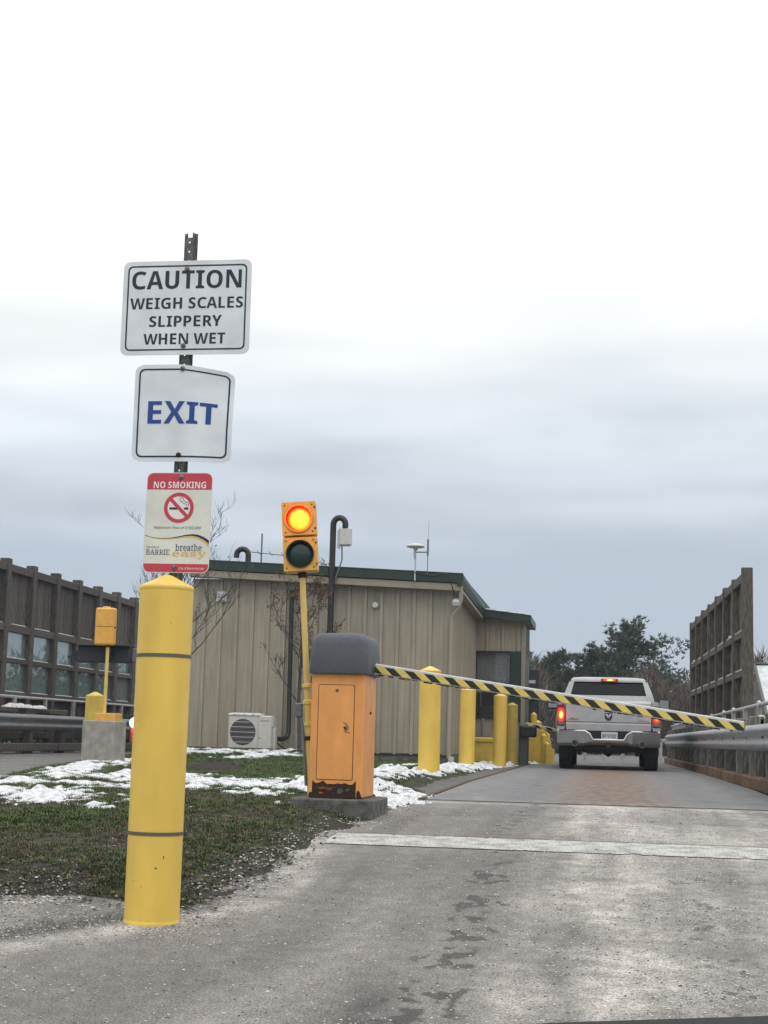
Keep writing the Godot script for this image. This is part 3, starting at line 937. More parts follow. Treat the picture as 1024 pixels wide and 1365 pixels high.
	for pair in [[up, lo, "ink_navy"], [lo, lo2, "ink_gold"]]:
		var poly := PackedVector2Array(pair[0])
		var back: PackedVector2Array = pair[1].duplicate()
		back.reverse()
		poly.append_array(back)
		obj("swoosh", Sh.new().prism(poly, 0.0008, f0), M[pair[2]], q)
	put("lettering", letters("The City of", 0.066, 0.0125, Vector2(-0.125, -0.128), 0.0022, false, true), M.ink_grey, q)
	put("lettering", letters("BARRIE", 0.124, 0.027, Vector2(-0.097, -0.153), 0.0022, false, true), M.ink_navy, q)
	put("lettering", letters("breathe", 0.138, 0.036, Vector2(0.063, -0.128), 0.0022, false, true), M.ink_navy, q)
	put("lettering", letters("easy", 0.178, 0.034, Vector2(0.068, -0.168), 0.0022, true, true), M.ink_gold, q)
	put("lettering", letters("City of Barrie By-law", 0.132, 0.0155, Vector2(0.082, -0.236), 0.0024, false), M.ink_white, q)
	bolt(q, Vector3(0.006, 0.235, 0.0024)); bolt(q, Vector3(-0.006, -0.232, 0.0024))

func dense(p: PackedVector2Array) -> PackedVector2Array:
	var out := PackedVector2Array()
	for k in p.size():
		var a := p[k]; var b := p[(k + 1) % p.size()]
		for i in 10:
			out.append(a.lerp(b, i / 10.0))
	return out

func bent(m: ArrayMesh, bend: Callable) -> ArrayMesh:
	var arr := m.surface_get_arrays(0)
	var vs: PackedVector3Array = arr[Mesh.ARRAY_VERTEX]
	for k in vs.size():
		vs[k] = bend.call(vs[k])
	arr[Mesh.ARRAY_VERTEX] = vs
	var am := ArrayMesh.new()
	am.add_surface_from_arrays(Mesh.PRIMITIVE_TRIANGLES, arr)
	var st := SurfaceTool.new()
	st.create_from(am, 0)
	st.deindex()
	st.set_smooth_group(-1)
	st.generate_normals()
	return st.commit()

func bent_plate(w: float, hh: float, r: float, bend: Callable) -> ArrayMesh:
	# rows of strips whose ends follow the rounded outline
	var s := Sh.new()
	var n := 36
	var mx := 24
	var grid := []
	for j in n + 1:
		var y := -hh / 2 + hh * j / n
		var ex := w / 2
		var over := absf(y) - (hh / 2 - r)
		if over > 0.0:
			ex = w / 2 - r + sqrt(maxf(0.0, r * r - over * over))
		var line := []
		for i in mx + 1:
			line.append(Vector3(-ex + 2 * ex * i / mx, y, 0))
		grid.append(line)
	for side in [0.0015, -0.0015]:
		s.soft()
		for j in n:
			for i in mx:
				var p := []
				for k in [[0, 0], [0, 1], [1, 1], [1, 0]]:
					p.append(bend.call(grid[j + k[1]][i + k[0]] + Vector3(0, 0, side)))
				s.qout(p[0], p[1], p[2], p[3], Vector3(0, 0, side))
	s.flat()
	for j in n:
		for i in [0, mx]:
			var a: Vector3 = grid[j][i]; var b: Vector3 = grid[j + 1][i]
			s.qout(bend.call(a + Vector3(0, 0, 0.0015)), bend.call(b + Vector3(0, 0, 0.0015)), bend.call(b - Vector3(0, 0, 0.0015)), bend.call(a - Vector3(0, 0, 0.0015)), Vector3(a.x, 0, 0))
	return s.mesh()

# ---------------------------------------------------------------- barrier gate and signal
func rail_arm(parent: Node3D, length: float, th: float, period: float, called := "arm") -> MeshInstance3D:
	var core := Sh.new().box(Vector3(length / 2, 0, -0.022), Vector3(length, th, 0.04), 0.006)
	var arm := obj(called, core, M.white_plastic, parent)
	var y0 := -th / 2 + 0.008; var y1 := th / 2 - 0.019
	var sl := 0.075 * th / 0.085
	var n := int(length / period * 2.0)
	var strip := PackedVector2Array([Vector2(0.001, y0), Vector2(length - 0.001, y0), Vector2(length - 0.001, y1), Vector2(0.001, y1)])
	for k in range(-1, n + 1):
		var xx := k * period / 2.0
		var poly := PackedVector2Array([Vector2(xx + sl, y0), Vector2(xx + period / 2 + sl, y0), Vector2(xx + period / 2, y1), Vector2(xx, y1)])
		var cut := Geometry2D.intersect_polygons(strip, poly)
		if cut.is_empty():
			continue
		obj("stripe", Sh.new().prism(cut[0], 0.004, Transform3D(Basis(), Vector3(0, 0, 0.0005))), M.black if k % 2 != 0 else M.arm_yellow, arm)
	return arm

func build_gate() -> void:
	mat("arm_yellow", Color(0.74, 0.58, 0.15), 0.5, 0.0, "faint", v3(1.5))
	var pl := Sh.new()
	pl.box(Vector3(0, 0.05, 0), Vector3(0.63, 0.19, 0.74), 0.012)
	var p := obj("concrete_plinth", pl, M.concrete_wet)
	p.position = Vector3(-2.0, gy(11.5) - 0.01, -11.71)
	tag(p, "low grey concrete plinth under the orange barrier cabinet", "plinth")
	var base := 0.64
	var t := thing("barrier_gate", "orange parking barrier cabinet with grey hood and striped arm across the road", "barrier gate", Vector3(-1.988, base, -11.4))
	var hb := 0.93; var dp := 0.58
	var s := Sh.new().box(Vector3(0, hb / 2 + 0.002, -dp / 2), Vector3(0.405, hb, dp), 0.012)
	obj("cabinet", s, M.orange, t)
	# door set in a dark joint, flush but for a few millimetres
	obj("door_joint", Sh.new().band(rrect(0.277, 0.707, 0.012, 3, Vector2(-0.01, 0.49)), rrect(0.269, 0.699, 0.01, 3, Vector2(-0.01, 0.49)), 0.002, Transform3D(Basis(), Vector3(0, 0, 0.001))), M.black, t)
	var door := obj("door", Sh.new().prism(rrect(0.268, 0.698, 0.01, 3, Vector2(-0.01, 0.49)), 0.006, Transform3D(Basis(), Vector3(0, 0, 0.002))), M.orange, t)
	obj("lock", Sh.new().lathe([Vector2(0.0125, 0), Vector2(0.012, 0.004), Vector2(0.008, 0.006), Vector2(0, 0.006)], 14, Transform3D(Basis(Vector3.RIGHT, PI / 2), Vector3(-0.006, 0.8, 0.005))), M.strap, door)
	var lg := Sh.new()
	var lx := 0.068; var ly := 0.523
	for arc in [[0.027, -1.9, 1.5, 0.0042], [0.0165, -1.2, 1.1, 0.003]]:
		var pts := []
		for k in 13:
			var a: float = lerpf(arc[1], arc[2], k / 12.0)
			pts.append(Vector3(lx - 0.008 + cos(a) * arc[0], ly + sin(a) * arc[0], 0.0055))
		lg.tube(pts, arc[3] * 0.6, 5)
	lg.prism(PackedVector2Array([Vector2(lx - 0.02, ly + 0.006), Vector2(lx - 0.004, ly + 0.012), Vector2(lx + 0.006, ly - 0.002), Vector2(lx - 0.002, ly - 0.022), Vector2(lx - 0.012, ly - 0.012)]), 0.0012, Transform3D(Basis(), Vector3(0, 0, 0.0055)))
	lg.prism(PackedVector2Array([Vector2(lx - 0.026, ly + 0.042), Vector2(lx + 0.003, ly + 0.034), Vector2(lx + 0.003, ly + 0.028), Vector2(lx - 0.022, ly + 0.037)]), 0.0012, Transform3D(Basis(), Vector3(0, 0, 0.0055)))
	lg.box(Vector3(lx + 0.016, ly - 0.036, 0.0055), Vector3(0.04, 0.004, 0.001))
	obj("emblem", lg, M.ink, door)
	# the foot of the front rusted through
	var outline := PackedVector2Array([Vector2(-0.165, 0.004), Vector2(0.165, 0.004)])
	for k in 13:
		var x := 0.165 - 0.33 * k / 12.0
		outline.append(Vector2(x, 0.108 + 0.016 * nz.get_noise_2d(x * 60.0, 3.0) + (0.022 if k == 0 or k == 12 else 0.0) + (0.022 if k == 9 else 0.0)))
	obj("rust", Sh.new().prism(outline, 0.006, Transform3D(Basis(), Vector3(-0.01, 0, 0.0))), M.rust, t)
	var flake := mat("rust_flake", Color(0.3, 0.1, 0.035), 0.8, 0.0, "dirt", v3(4.0))
	for f in [[-0.08, 0.078, 0.09, 0.03], [-0.03, 0.07, 0.06, 0.034], [0.05, 0.055, 0.05, 0.05], [0.1, 0.066, 0.07, 0.026], [-0.1, 0.04, 0.05, 0.02]]:
		var pg := PackedVector2Array()
		for i in 9:
			var a := TAU * i / 9
			pg.append(Vector2(f[0] + cos(a) * f[2] * 0.5 * rng.randf_range(0.35, 1.2), f[1] + sin(a) * f[3] * 0.5 * rng.randf_range(0.35, 1.2)))
		obj("rust_patch", Sh.new().prism(pg, 0.003, Transform3D(Basis(), Vector3(-0.01, 0, 0.0034))), flake if f[0] < 0.03 else M.concrete_wet, t)
	for f in [[-0.185, 0.02, 0.05, 0.05], [0.175, 0.03, 0.04, 0.07], [0.2, 0.012, 0.03, 0.03]]:
		var pg := PackedVector2Array()
		for i in 9:
			var a := TAU * i / 9
			pg.append(Vector2(clampf(f[0] + cos(a) * f[2] * 0.5 * rng.randf_range(0.6, 1.1), -0.2, 0.2), maxf(0.003, f[1] + sin(a) * f[3] * 0.5)))
		obj("rust_patch", Sh.new().prism(pg, 0.002, Transform3D(Basis(), Vector3(0, 0, 0.0008))), M.rust, t)
	# small sticker and screw on the side
	obj("sticker", Sh.new().box(Vector3(0.2032, 0.855, -0.32), Vector3(0.001, 0.08, 0.06)), M.scuff, t)
	obj("side_screw", Sh.new().box(Vector3(0.206, 0.64, -0.3), Vector3(0.012, 0.022, 0.03), 0.004), M.rust, t)
	# hood: a rounded cover that overhangs the cabinet
	var rings := []
	for k in [[0.0, 0.0, 0.03], [0.012, -0.004, 0.035], [0.12, 0.003, 0.04], [0.19, 0.01, 0.045], [0.222, 0.018, 0.05], [0.242, 0.03, 0.055], [0.255, 0.046, 0.055], [0.262, 0.07, 0.05], [0.265, 0.1, 0.045], [0.267, 0.15, 0.03]]:
		var rr := ring_xz(0.448 - 2 * k[1], 0.66 - 2 * k[1], k[2], hb - 0.006 + k[0] * 1.17, 5, Vector2(0.004, -0.295))
		rings.append(rr)
	obj("hood", Sh.new().loft(rings, true, true, true), M.hood_grey, t)
	# the arm hangs a little below level
	var arm := rail_arm(t, 2.78, 0.079, 0.152)
	arm.position = Vector3(0.24, 1.617 - base, -0.2)
	arm.rotation.z = -0.1345
	var bits := Sh.new()
	for k in 60:
		var x := rng.randf_range(0.05, 2.7)
		bits.box(Vector3(x, -0.043, -0.02), Vector3(rng.randf_range(0.012, 0.05), rng.randf_range(0.003, 0.014), 0.02), 0.001)
	obj("rubber_edge", bits, M.rubber, arm)
	obj("end_cap", Sh.new().box(Vector3(2.783, 0, -0.022), Vector3(0.008, 0.09, 0.046), 0.002), M.ink_grey, arm)
	obj("pivot_flange", Sh.new().box(Vector3(0.2, 1.597 - base, -0.222), Vector3(0.06, 0.07, 0.035), 0.01), M.hood_grey, t)

func build_signal() -> void:
	var t := thing("traffic_light", "yellow two lamp traffic light showing red on a leaning yellow pole", "traffic light", Vector3(-2.262, gy(11.95), -11.95))
	t.rotation.z = 0.075
	var b := gy(11.95)
	obj("pole", Sh.new().lathe([Vector2(0.03, -0.03), Vector2(0.03, 0.85), Vector2(0.024, 0.87), Vector2(0.024, 1.885)], 16), M.pole_yellow, t)
	for y in [0.55, 0.66, 0.83, 0.96]:
		obj("clamp", Sh.new().lathe([Vector2(0.03, y), Vector2(0.038, y + 0.004), Vector2(0.038, y + 0.03), Vector2(0.03, y + 0.034)], 16), M.arm_yellow if y > 0.6 else M.rust, t)
	obj("junction_box", Sh.new().box(Vector3(-0.07, 0.79, 0.0), Vector3(0.055, 0.11, 0.06), 0.008), M.galvanised_old, t)
	obj("conduit", Sh.new().tube([Vector3(-0.055, 0.74, 0.01), Vector3(-0.04, 0.6, 0.02), Vector3(-0.035, 0.2, 0.02)], 0.011, 8), M.galvanised_old, t)
	obj("neck", Sh.new().lathe([Vector2(0.035, 1.835), Vector2(0.035, 1.9)], 14), M.rust, t)
	var hy := 1.875
	var head := Transform3D(Basis(Vector3.UP, 0.1), Vector3(0, hy, 0.05))
	var red := lens_glow("red_lens", [[0.0, Color(1, 0.86, 0.25)], [0.55, Color(1, 0.8, 0.2)], [0.74, Color(1, 0.66, 0.12)], [0.86, Color(0.95, 0.3, 0.05)], [1.0, Color(0.7, 0.06, 0.03)]], 1.7)
	var green := mat("green_lens", Color(0.01, 0.035, 0.03), 0.18)
	for k in 2:
		var y := 0.143 + 0.286 * (1 - k)
		var bx := Sh.new()
		bx.box(Vector3(0, y, -0.06), Vector3(0.272, 0.28, 0.12), 0.012)
		var sect := obj("housing", bx, M.signal_yellow, t)
		sect.transform = head
		# door: a plate with a round opening, its rim standing forward
		var sq := PackedVector2Array(); var ci := PackedVector2Array()
		for i in 48:
			var a := TAU * i / 48
			var d := Vector2(cos(a), sin(a))
			sq.append(Vector2(0, y) + d * (0.134 / maxf(absf(d.x), absf(d.y))))
			ci.append(Vector2(0, y) + d * 0.107)
		obj("door", Sh.new().band(sq, ci, 0.03, Transform3D(Basis(), Vector3(0, 0, 0.017))), M.signal_yellow, sect)
		obj("rim", Sh.new().band(circ(0.112, 48, Vector2(0, y)), circ(0.104, 48, Vector2(0, y)), 0.022, Transform3D(Basis(), Vector3(0, 0, 0.036))), M.signal_yellow if k == 0 else M.black, sect)
		var ln := Sh.new()
		ln.soft()
		for j in 6:
			for i in 40:
				for q in [[j, i], [j, i + 1], [j + 1, i + 1], [j, i], [j + 1, i + 1], [j + 1, i]]:
					var r: float = q[0] / 6.0; var a: float = TAU * q[1] / 40
					ln.st.set_uv(Vector2(0.5 + cos(a) * r * 0.5, 0.5 - sin(a) * r * 0.5))
					ln.st.add_vertex(Vector3(cos(a) * r * 0.106, y + sin(a) * r * 0.106, 0.004 + 0.022 * (1.0 - r * r)))
		obj("lens", ln, red if k == 0 else green, sect)
		for sx in [-1, 1]:
			for sy in [-1, 1]:
				obj("screw", Sh.new().box(Vector3(sx * 0.108, y + sy * 0.108, 0.034), Vector3(0.012, 0.008, 0.006), 0.001), M.rust, sect)
			obj("latch", Sh.new().box(Vector3(0.13, y + sx * 0.085, 0.034), Vector3(0.012, 0.016, 0.012), 0.002), M.rust, sect)
	var lamp := OmniLight3D.new()
	lamp.name = "red_lamp_light"
	t.add_child(lamp)
	lamp.position = head * Vector3(0, 0.429, 0.09)
	lamp.light_color = Color(1.0, 0.35, 0.12)
	lamp.light_energy = 0.035
	lamp.light_size = 0.09
	lamp.omni_range = 30
	lamp.omni_attenuation = 2
	lamp.shadow_enabled = true

# ---------------------------------------------------------------- scale house
func siding(parent: Node3D, a: Vector3, b: Vector3, y0: float, y1: float, out: Vector3) -> void:
	# ribbed metal panels, one mesh each, from a to b along the wall; "out" points off the wall
	var along := b - a
	var n := maxi(1, int(round(along.length() / 0.303)))
	var w := along.length() / n
	var dir := along.normalized()
	for k in n:
		var s := Sh.new()
		var prof := [[0.0, 0.004], [w * 0.35, 0.004], [w * 0.36, 0.009], [w * 0.39, 0.009], [w * 0.4, 0.004], [w * 0.72, 0.004], [w * 0.745, 0.048], [w * 0.93, 0.048], [w * 0.955, 0.004], [w, 0.004]]
		var lo := []; var hi := []
		for p in prof:
			var q: Vector3 = a + dir * (k * w + p[0]) + out * p[1]
			lo.append(Vector3(q.x, y0, q.z)); hi.append(Vector3(q.x, y1, q.z))
		for y in [y0 + 0.06, y0 + 1.1, y0 + 2.1, y1 - 0.16]:
			if y > y0 and y < y1 - 0.05:
				var sp: Vector3 = a + dir * (k * w + w * 0.84) + out * 0.051
				s.box(Vector3(sp.x, y, sp.z), Vector3(0.014, 0.014, 0.014))
		for i in prof.size() - 1:
			s.qout(lo[i], lo[i + 1], hi[i + 1], hi[i], out)
		obj("siding_panel", s, M["siding%d" % (rng.randi() % 3)], parent)

func build_house() -> void:
	var fz := -28.3
	var t := thing("scale_house", "tan ribbed metal scale house with dark green roof trim and a booth", "building", Vector3(-4.8, 0.59, -31.0))
	var o := -t.position
	var xf := func(s: Sh) -> Mesh:
		return s.mesh()
	# the whole is built in world coordinates and hung under the thing
	var hold := func(called: String, s: Sh, m: Material, par: Node3D) -> MeshInstance3D:
		var q := obj(called, s, m, par)
		if par == t:
			q.position = o
		return q
	hold.call("foundation", Sh.new().box(Vector3(-5.34, 0.66, -34.2), Vector3(5.02, 0.34, 11.86), 0.01), M.concrete, t)
	var wall: MeshInstance3D = hold.call("wall", Sh.new().box(Vector3(-5.335, 2.4, -34.2), Vector3(4.93, 3.2, 11.8)), M.siding, t)
	siding(wall, Vector3(-7.8, 0, fz), Vector3(-2.87, 0, fz), 0.8, 3.98, Vector3(0, 0, 1))
	siding(wall, Vector3(-2.87, 0, fz), Vector3(-2.87, 0, -33.7), 0.82, 3.9, Vector3(1, 0, 0))
	obj("corner_trim", Sh.new().box(Vector3(-2.88, 2.38, fz + 0.02), Vector3(0.11, 3.12, 0.06), 0.004), M.siding_trim, wall)
	obj("base_trim", Sh.new().box(Vector3(-5.285, 0.8, fz + 0.022), Vector3(4.86, 0.025, 0.05)), M.dark_pipe, wall)
	# booth
	var booth: MeshInstance3D = hold.call("booth_wall", Sh.new().box(Vector3(-2.3, 3.35, -34.75), Vector3(1.1, 0.74, 2.06)), M.siding, t)
	booth.mesh = Sh.new().box(Vector3(-2.305, 3.35, -34.76), Vector3(1.1, 0.74, 2.06)).box(Vector3(-2.32, 1.1, -34.76), Vector3(1.06, 1.02, 2.06)).box(Vector3(-2.32, 2.3, -35.7), Vector3(1.06, 1.5, 0.1)).mesh()
	siding(booth, Vector3(-2.86, 0, -33.72), Vector3(-1.84, 0, -33.72), 3.04, 3.74, Vector3(0, 0, 1))
	siding(booth, Vector3(-2.86, 0, -33.72), Vector3(-2.06, 0, -33.72), 0.62, 1.58, Vector3(0, 0, 1))
	obj("corner_trim", Sh.new().box(Vector3(-1.79, 2.45, -33.74), Vector3(0.09, 2.55, 0.09), 0.005), M.siding_trim, booth)
	hold.call("green_panel", Sh.new().box(Vector3(-1.945, 2.27, -33.7), Vector3(0.22, 1.52, 0.08), 0.006), M.green_trim, t)
	hold.call("side_wall", Sh.new().box(Vector3(-1.78, 2.1, -34.85), Vector3(0.05, 3.1, 1.7), 0.004), M.green_trim, t)
	var win: MeshInstance3D = hold.call("window", Sh.new().band(PackedVector2Array([Vector2(-2.87, 1.57), Vector2(-2.055, 1.57), Vector2(-2.055, 3.04), Vector2(-2.87, 3.04)]), PackedVector2Array([Vector2(-2.81, 1.63), Vector2(-2.075, 1.63), Vector2(-2.075, 2.99), Vector2(-2.81, 2.99)]), 0.08, Transform3D(Basis(), Vector3(0, 0, -33.71))), M.ink, t)
	obj("pane", Sh.new().box(Vector3(-2.44, 2.31, -33.72), Vector3(0.74, 1.37, 0.008)), M.booth_glass, win)
	var blind := mat("blind", Color(0.42, 0.43, 0.43), 0.9, 0.0, "film_strong", v3(1.8))
	obj("blind", Sh.new().prism(PackedVector2Array([Vector2(-2.81, 2.1), Vector2(-2.6, 2.17), Vector2(-2.44, 2.12), Vector2(-2.3, 2.29), Vector2(-2.08, 2.4), Vector2(-2.08, 2.99), Vector2(-2.81, 2.99)]), 0.01, Transform3D(Basis(), Vector3(0, 0, -33.8))), blind, win)
	obj("desk_clutter", Sh.new().box(Vector3(-2.6, 1.72, -33.95), Vector3(0.3, 0.2, 0.2), 0.02).lathe([Vector2(0.0, -0.16), Vector2(0.13, -0.1), Vector2(0.15, 0.0), Vector2(0.1, 0.12), Vector2(0, 0.16)], 14, Transform3D(Basis(), Vector3(-2.33, 1.96, -34.0)), true), M.ink, win)
	# roofs
	var ya := 4.335; var yb := 4.115
	var rs := Sh.new()
	var z0 := -28.02; var z1 := -40.4
	var sl := Basis(Vector3.BACK, -atan2(ya - yb, 5.2))
	rs.box(Vector3(-5.24, (ya + yb) / 2 - 0.045, (z0 + z1) / 2), Vector3(5.2, 0.08, z0 - z1 - 0.06), 0.0, sl)
	var roof: MeshInstance3D = hold.call("roof", rs, M.green_roof, t)
	obj("fascia", Sh.new().box(Vector3(-5.24, (ya + yb) / 2 - 0.08, z0), Vector3(5.24, 0.18, 0.04), 0.008, sl), M.green_trim, roof)
	obj("ridge_flashing", Sh.new().box(Vector3(-5.24, (ya + yb) / 2 + 0.006, z0 - 0.01), Vector3(5.26, 0.025, 0.08), 0.004, sl), M.green_trim, roof)
	obj("soffit", Sh.new().box(Vector3(-5.24, (ya + yb) / 2 - 0.245, z0 - 0.13), Vector3(5.16, 0.13, 0.24), 0.004, sl), M.siding_trim, roof)
	# side eave with its gutter, falling towards the booth
	var ge := Sh.new()
	var gp := []
	for k in 2:
		var zz: float = [z0 + 0.036, -33.38][k]
		var top: float = [4.1, 3.97][k]
		gp.append([Vector3(-2.72, top, zz), Vector3(-2.6, top, zz), Vector3(-2.6, top - 0.07, zz), Vector3(-2.64, top - 0.2, zz), Vector3(-2.72, top - 0.2, zz)])
	ge.loft(gp, false)
	obj("gutter", ge, M.green_trim, roof)
	var so := Sh.new()
	gp = []
	for k in 2:
		var zz: float = [z0 - 0.02, -33.42][k]
		var top: float = [3.89, 3.77][k]
		gp.append([Vector3(-2.9, top, zz), Vector3(-2.66, top, zz), Vector3(-2.66, top - 0.06, zz), Vector3(-2.9, top - 0.06, zz)])
	so.loft(gp, false)
	obj("soffit", so, M.siding_trim, roof)
	var bsl := Basis(Vector3.BACK, -0.115)
	var br: MeshInstance3D = hold.call("booth_roof", Sh.new().box(Vector3(-2.2, 3.85, -34.65), Vector3(1.12, 0.06, 2.5), 0.0, bsl), M.green_roof, t)
	obj("fascia", Sh.new().box(Vector3(-2.16, 3.79, -33.42), Vector3(1.08, 0.17, 0.04), 0.006, bsl), M.green_trim, br)
	obj("fascia", Sh.new().box(Vector3(-1.635, 3.735, -34.6), Vector3(0.04, 0.16, 2.36), 0.006), M.green_trim, br)
	obj("soffit", Sh.new().box(Vector3(-2.18, 3.72, -34.55), Vector3(1.06, 0.03, 2.22), 0.0, bsl), M.siding_trim, br)
	var sn := Sh.new()
	for k in 7:
		sn.box(Vector3(-2.56 + 0.13 * k, 3.935 - 0.0155 * k, -33.6 - 0.05 * (k % 3)), Vector3(0.15, 0.035 + 0.012 * (k % 2), 0.3 + 0.1 * (k % 3)), 0.012, bsl)
	struct("roof_snow", sn.mesh(), M.snow, "thin melting snow on the booth roof", "stuff")
	# downspout at the corner
	var dn := Sh.new().tube([Vector3(-2.66, 3.9, fz + 0.2), Vector3(-2.65, 3.66, fz + 0.2), Vector3(-2.7, 3.5, fz + 0.14), Vector3(-2.8, 3.38, fz + 0.1), Vector3(-2.83, 3.25, fz + 0.09), Vector3(-2.835, 2.0, fz + 0.09), Vector3(-2.845, 0.95, fz + 0.09), Vector3(-2.83, 0.75, fz + 0.11)], 0.042, 8)
	var ds: MeshInstance3D = hold.call("downspout", dn, M.siding, t)
	obj("spout_foot", Sh.new().tube([Vector3(-2.79, 0.55, fz + 0.12), Vector3(-2.79, 0.78, fz + 0.12)], 0.055, 10), M.white_plastic, ds)
	# fittings on and above the front wall
	var w := fz + 0.04
	var vb := thing("wall_vent", "small white square wall vent high on the tan wall", "vent", Vector3(-7.22, 3.66, w))
	obj("cover", Sh.new().box(Vector3(0, 0, 0.02), Vector3(0.21, 0.2, 0.05), 0.012), M.white_plastic, vb)
	for k in 3:
		obj("slat", Sh.new().box(Vector3(0.01, -0.05 + 0.05 * k, 0.06), Vector3(0.14, 0.03, 0.05), 0.006, Basis(Vector3.RIGHT, 0.5)), M.white_plastic, vb)
	var wl := thing("wall_alarm", "small round white alarm on the tan wall right of the pipe", "alarm", Vector3(-4.27, 3.54, w))
	obj("body", Sh.new().lathe([Vector2(0.062, 0), Vector2(0.062, 0.03), Vector2(0.05, 0.05), Vector2(0, 0.06)], 20, Transform3D(Basis(Vector3.RIGHT, PI / 2), Vector3.ZERO)), M.white_plastic, wl)
	obj("conduit", Sh.new().tube([Vector3(0, 0.05, 0.01), Vector3(0, 0.17, 0.01)], 0.012, 6), M.siding_trim, wl)
	var cam := thing("security_lamp", "pale wall lamp under the eave at the corner of the scale house", "lamp", Vector3(-2.79, 3.62, fz + 0.08))
	obj("bracket", Sh.new().box(Vector3(0, 0.02, 0), Vector3(0.05, 0.1, 0.1), 0.01), M.siding_trim, cam)
	obj("housing", Sh.new().box(Vector3(0.05, -0.02, 0.06), Vector3(0.16, 0.13, 0.18), 0.03, Basis(Vector3.RIGHT, 0.3)), M.scuff, cam)
	# the black exhaust pipe and its hook
	var ep := thing("exhaust_pipe", "tall black exhaust pipe with hooked top rising past the roof", "pipe", Vector3(-5.06, 0.8, fz + 0.34))
	var pts := [Vector3(0, 0.0, 0), Vector3(0, 4.1, 0)]
	for k in 9:
		var a := PI - PI * k / 8.0
		pts.append(Vector3(0.115 + cos(a) * 0.115, 4.22 + sin(a) * 0.125, 0))
	pts.append(Vector3(0.23, 4.15, 0))
	obj("pipe", Sh.new().tube(pts, 0.058, 14), M.dark_pipe, ep)
	obj("collar", Sh.new().lathe([Vector2(0.058, 2.98), Vector2(0.064, 2.98), Vector2(0.064, 3.1), Vector2(0.058, 3.1)], 14), M.dark_pipe, ep)
	for y in [0.9, 2.2]:
		obj("bracket", Sh.new().box(Vector3(0, y, -0.15), Vector3(0.16, 0.04, 0.3), 0.005), M.dark_pipe, ep)
	var an := thing("radio_antenna", "white box antenna on a bent arm beside the hooked exhaust pipe", "antenna", Vector3(-4.9, 4.24, fz + 0.3))
	obj("arm", Sh.new().tube([Vector3(-0.1, -0.25, 0.02), Vector3(-0.03, -0.05, 0.02), Vector3(0.02, 0.12, 0.02), Vector3(0.01, 0.4, 0.02)], 0.014, 8), M.ink_grey, an)
	obj("body", Sh.new().box(Vector3(0.07, 0.55, 0.02), Vector3(0.25, 0.36, 0.12), 0.035), M.white_plastic, an)
	obj("clip", Sh.new().box(Vector3(-0.05, 0.5, 0.02), Vector3(0.05, 0.34, 0.07), 0.01), M.scuff, an)
	var ve := thing("roof_vent", "short black gooseneck vent at the left end of the roof", "vent", Vector3(-6.82, 4.25, -28.6))
	pts = [Vector3(0, 0, 0), Vector3(0, 0.22, 0)]
	for k in 7:
		var a := PI * k / 6.0
		pts.append(Vector3(-0.115 + cos(a) * 0.115, 0.26 + sin(a) * 0.11, 0))
	pts.append(Vector3(-0.23, 0.2, 0))
	obj("pipe", Sh.new().tube(pts, 0.055, 12), M.dark_pipe, ve)
	var ya_ := thing("yagi_antenna", "thin grey mast with crossed rods behind the gooseneck vent", "antenna", Vector3(-6.7, 4.25, -29.2))
	obj("mast", Sh.new().tube([Vector3.ZERO, Vector3(0, 0.75, 0)], 0.016, 8), M.ink_grey, ya_)
	obj("boom", Sh.new().tube([Vector3(-0.36, 0.4, 0), Vector3(0.62, 0.3, 0.05)], 0.009, 6), M.ink_grey, ya_)
	for k in 4:
		obj("rod", Sh.new().tube([Vector3(-0.3 + 0.24 * k, 0.38 - 0.02 * k, -0.2), Vector3(-0.28 + 0.24 * k, 0.41 - 0.02 * k, 0.24)], 0.006, 5), M.ink_grey, ya_)
	var gp2 := thing("dome_antenna", "white mushroom shaped antenna on a thin mast at the roof edge", "antenna", Vector3(-3.5, 3.98, -27.97))
	obj("mast", Sh.new().tube([Vector3.ZERO, Vector3(0, 0.6, 0)], 0.016, 8), M.scuff, gp2)
	obj("dome", Sh.new().lathe([Vector2(0.03, 0.56), Vector2(0.05, 0.6), Vector2(0.16, 0.62), Vector2(0.172, 0.635), Vector2(0.15, 0.66), Vector2(0.08, 0.685), Vector2(0, 0.69)], 24, Transform3D(), true), M.white_plastic, gp2)
	obj("stay", Sh.new().tube([Vector3(-0.02, 0.57, 0), Vector3(-0.03, 0.5, 0.02), Vector3(-0.01, 0.4, 0.02)], 0.006, 5), M.ink_grey, gp2)
	obj("cross_arm", Sh.new().tube([Vector3(0, 0.53, 0), Vector3(0.22, 0.53, 0)], 0.012, 6), M.ink_grey, gp2)
	var wh := thing("whip_antenna", "thin upright whip antenna beside the mushroom antenna", "antenna", Vector3(-3.27, 4.1, -27.97))
	obj("base", Sh.new().tube([Vector3.ZERO, Vector3(0, 0.4, 0)], 0.008, 6), M.ink_grey, wh)
	obj("sleeve", Sh.new().tube([Vector3(0, 0.35, 0), Vector3(0, 0.65, 0)], 0.018, 8), M.ink_grey, wh)
	obj("whip", Sh.new().tube([Vector3(0, 0.65, 0), Vector3(0.01, 1.0, 0)], 0.006, 5), M.scuff, wh)
	var cb := thing("roof_cable", "thin dark cable sagging along the roof edge", "cable", Vector3(-3.5, 4.12, -27.96))
	obj("wire", Sh.new().tube([Vector3(-0.03, 0.02, 0), Vector3(0.1, -0.02, 0), Vector3(0.35, -0.05, 0), Vector3(0.55, 0.0, 0), Vector3(0.62, -0.05, 0), Vector3(0.68, -0.2, 0), Vector3(0.72, -0.35, -0.1)], 0.01, 5), M.dark_pipe, cb)
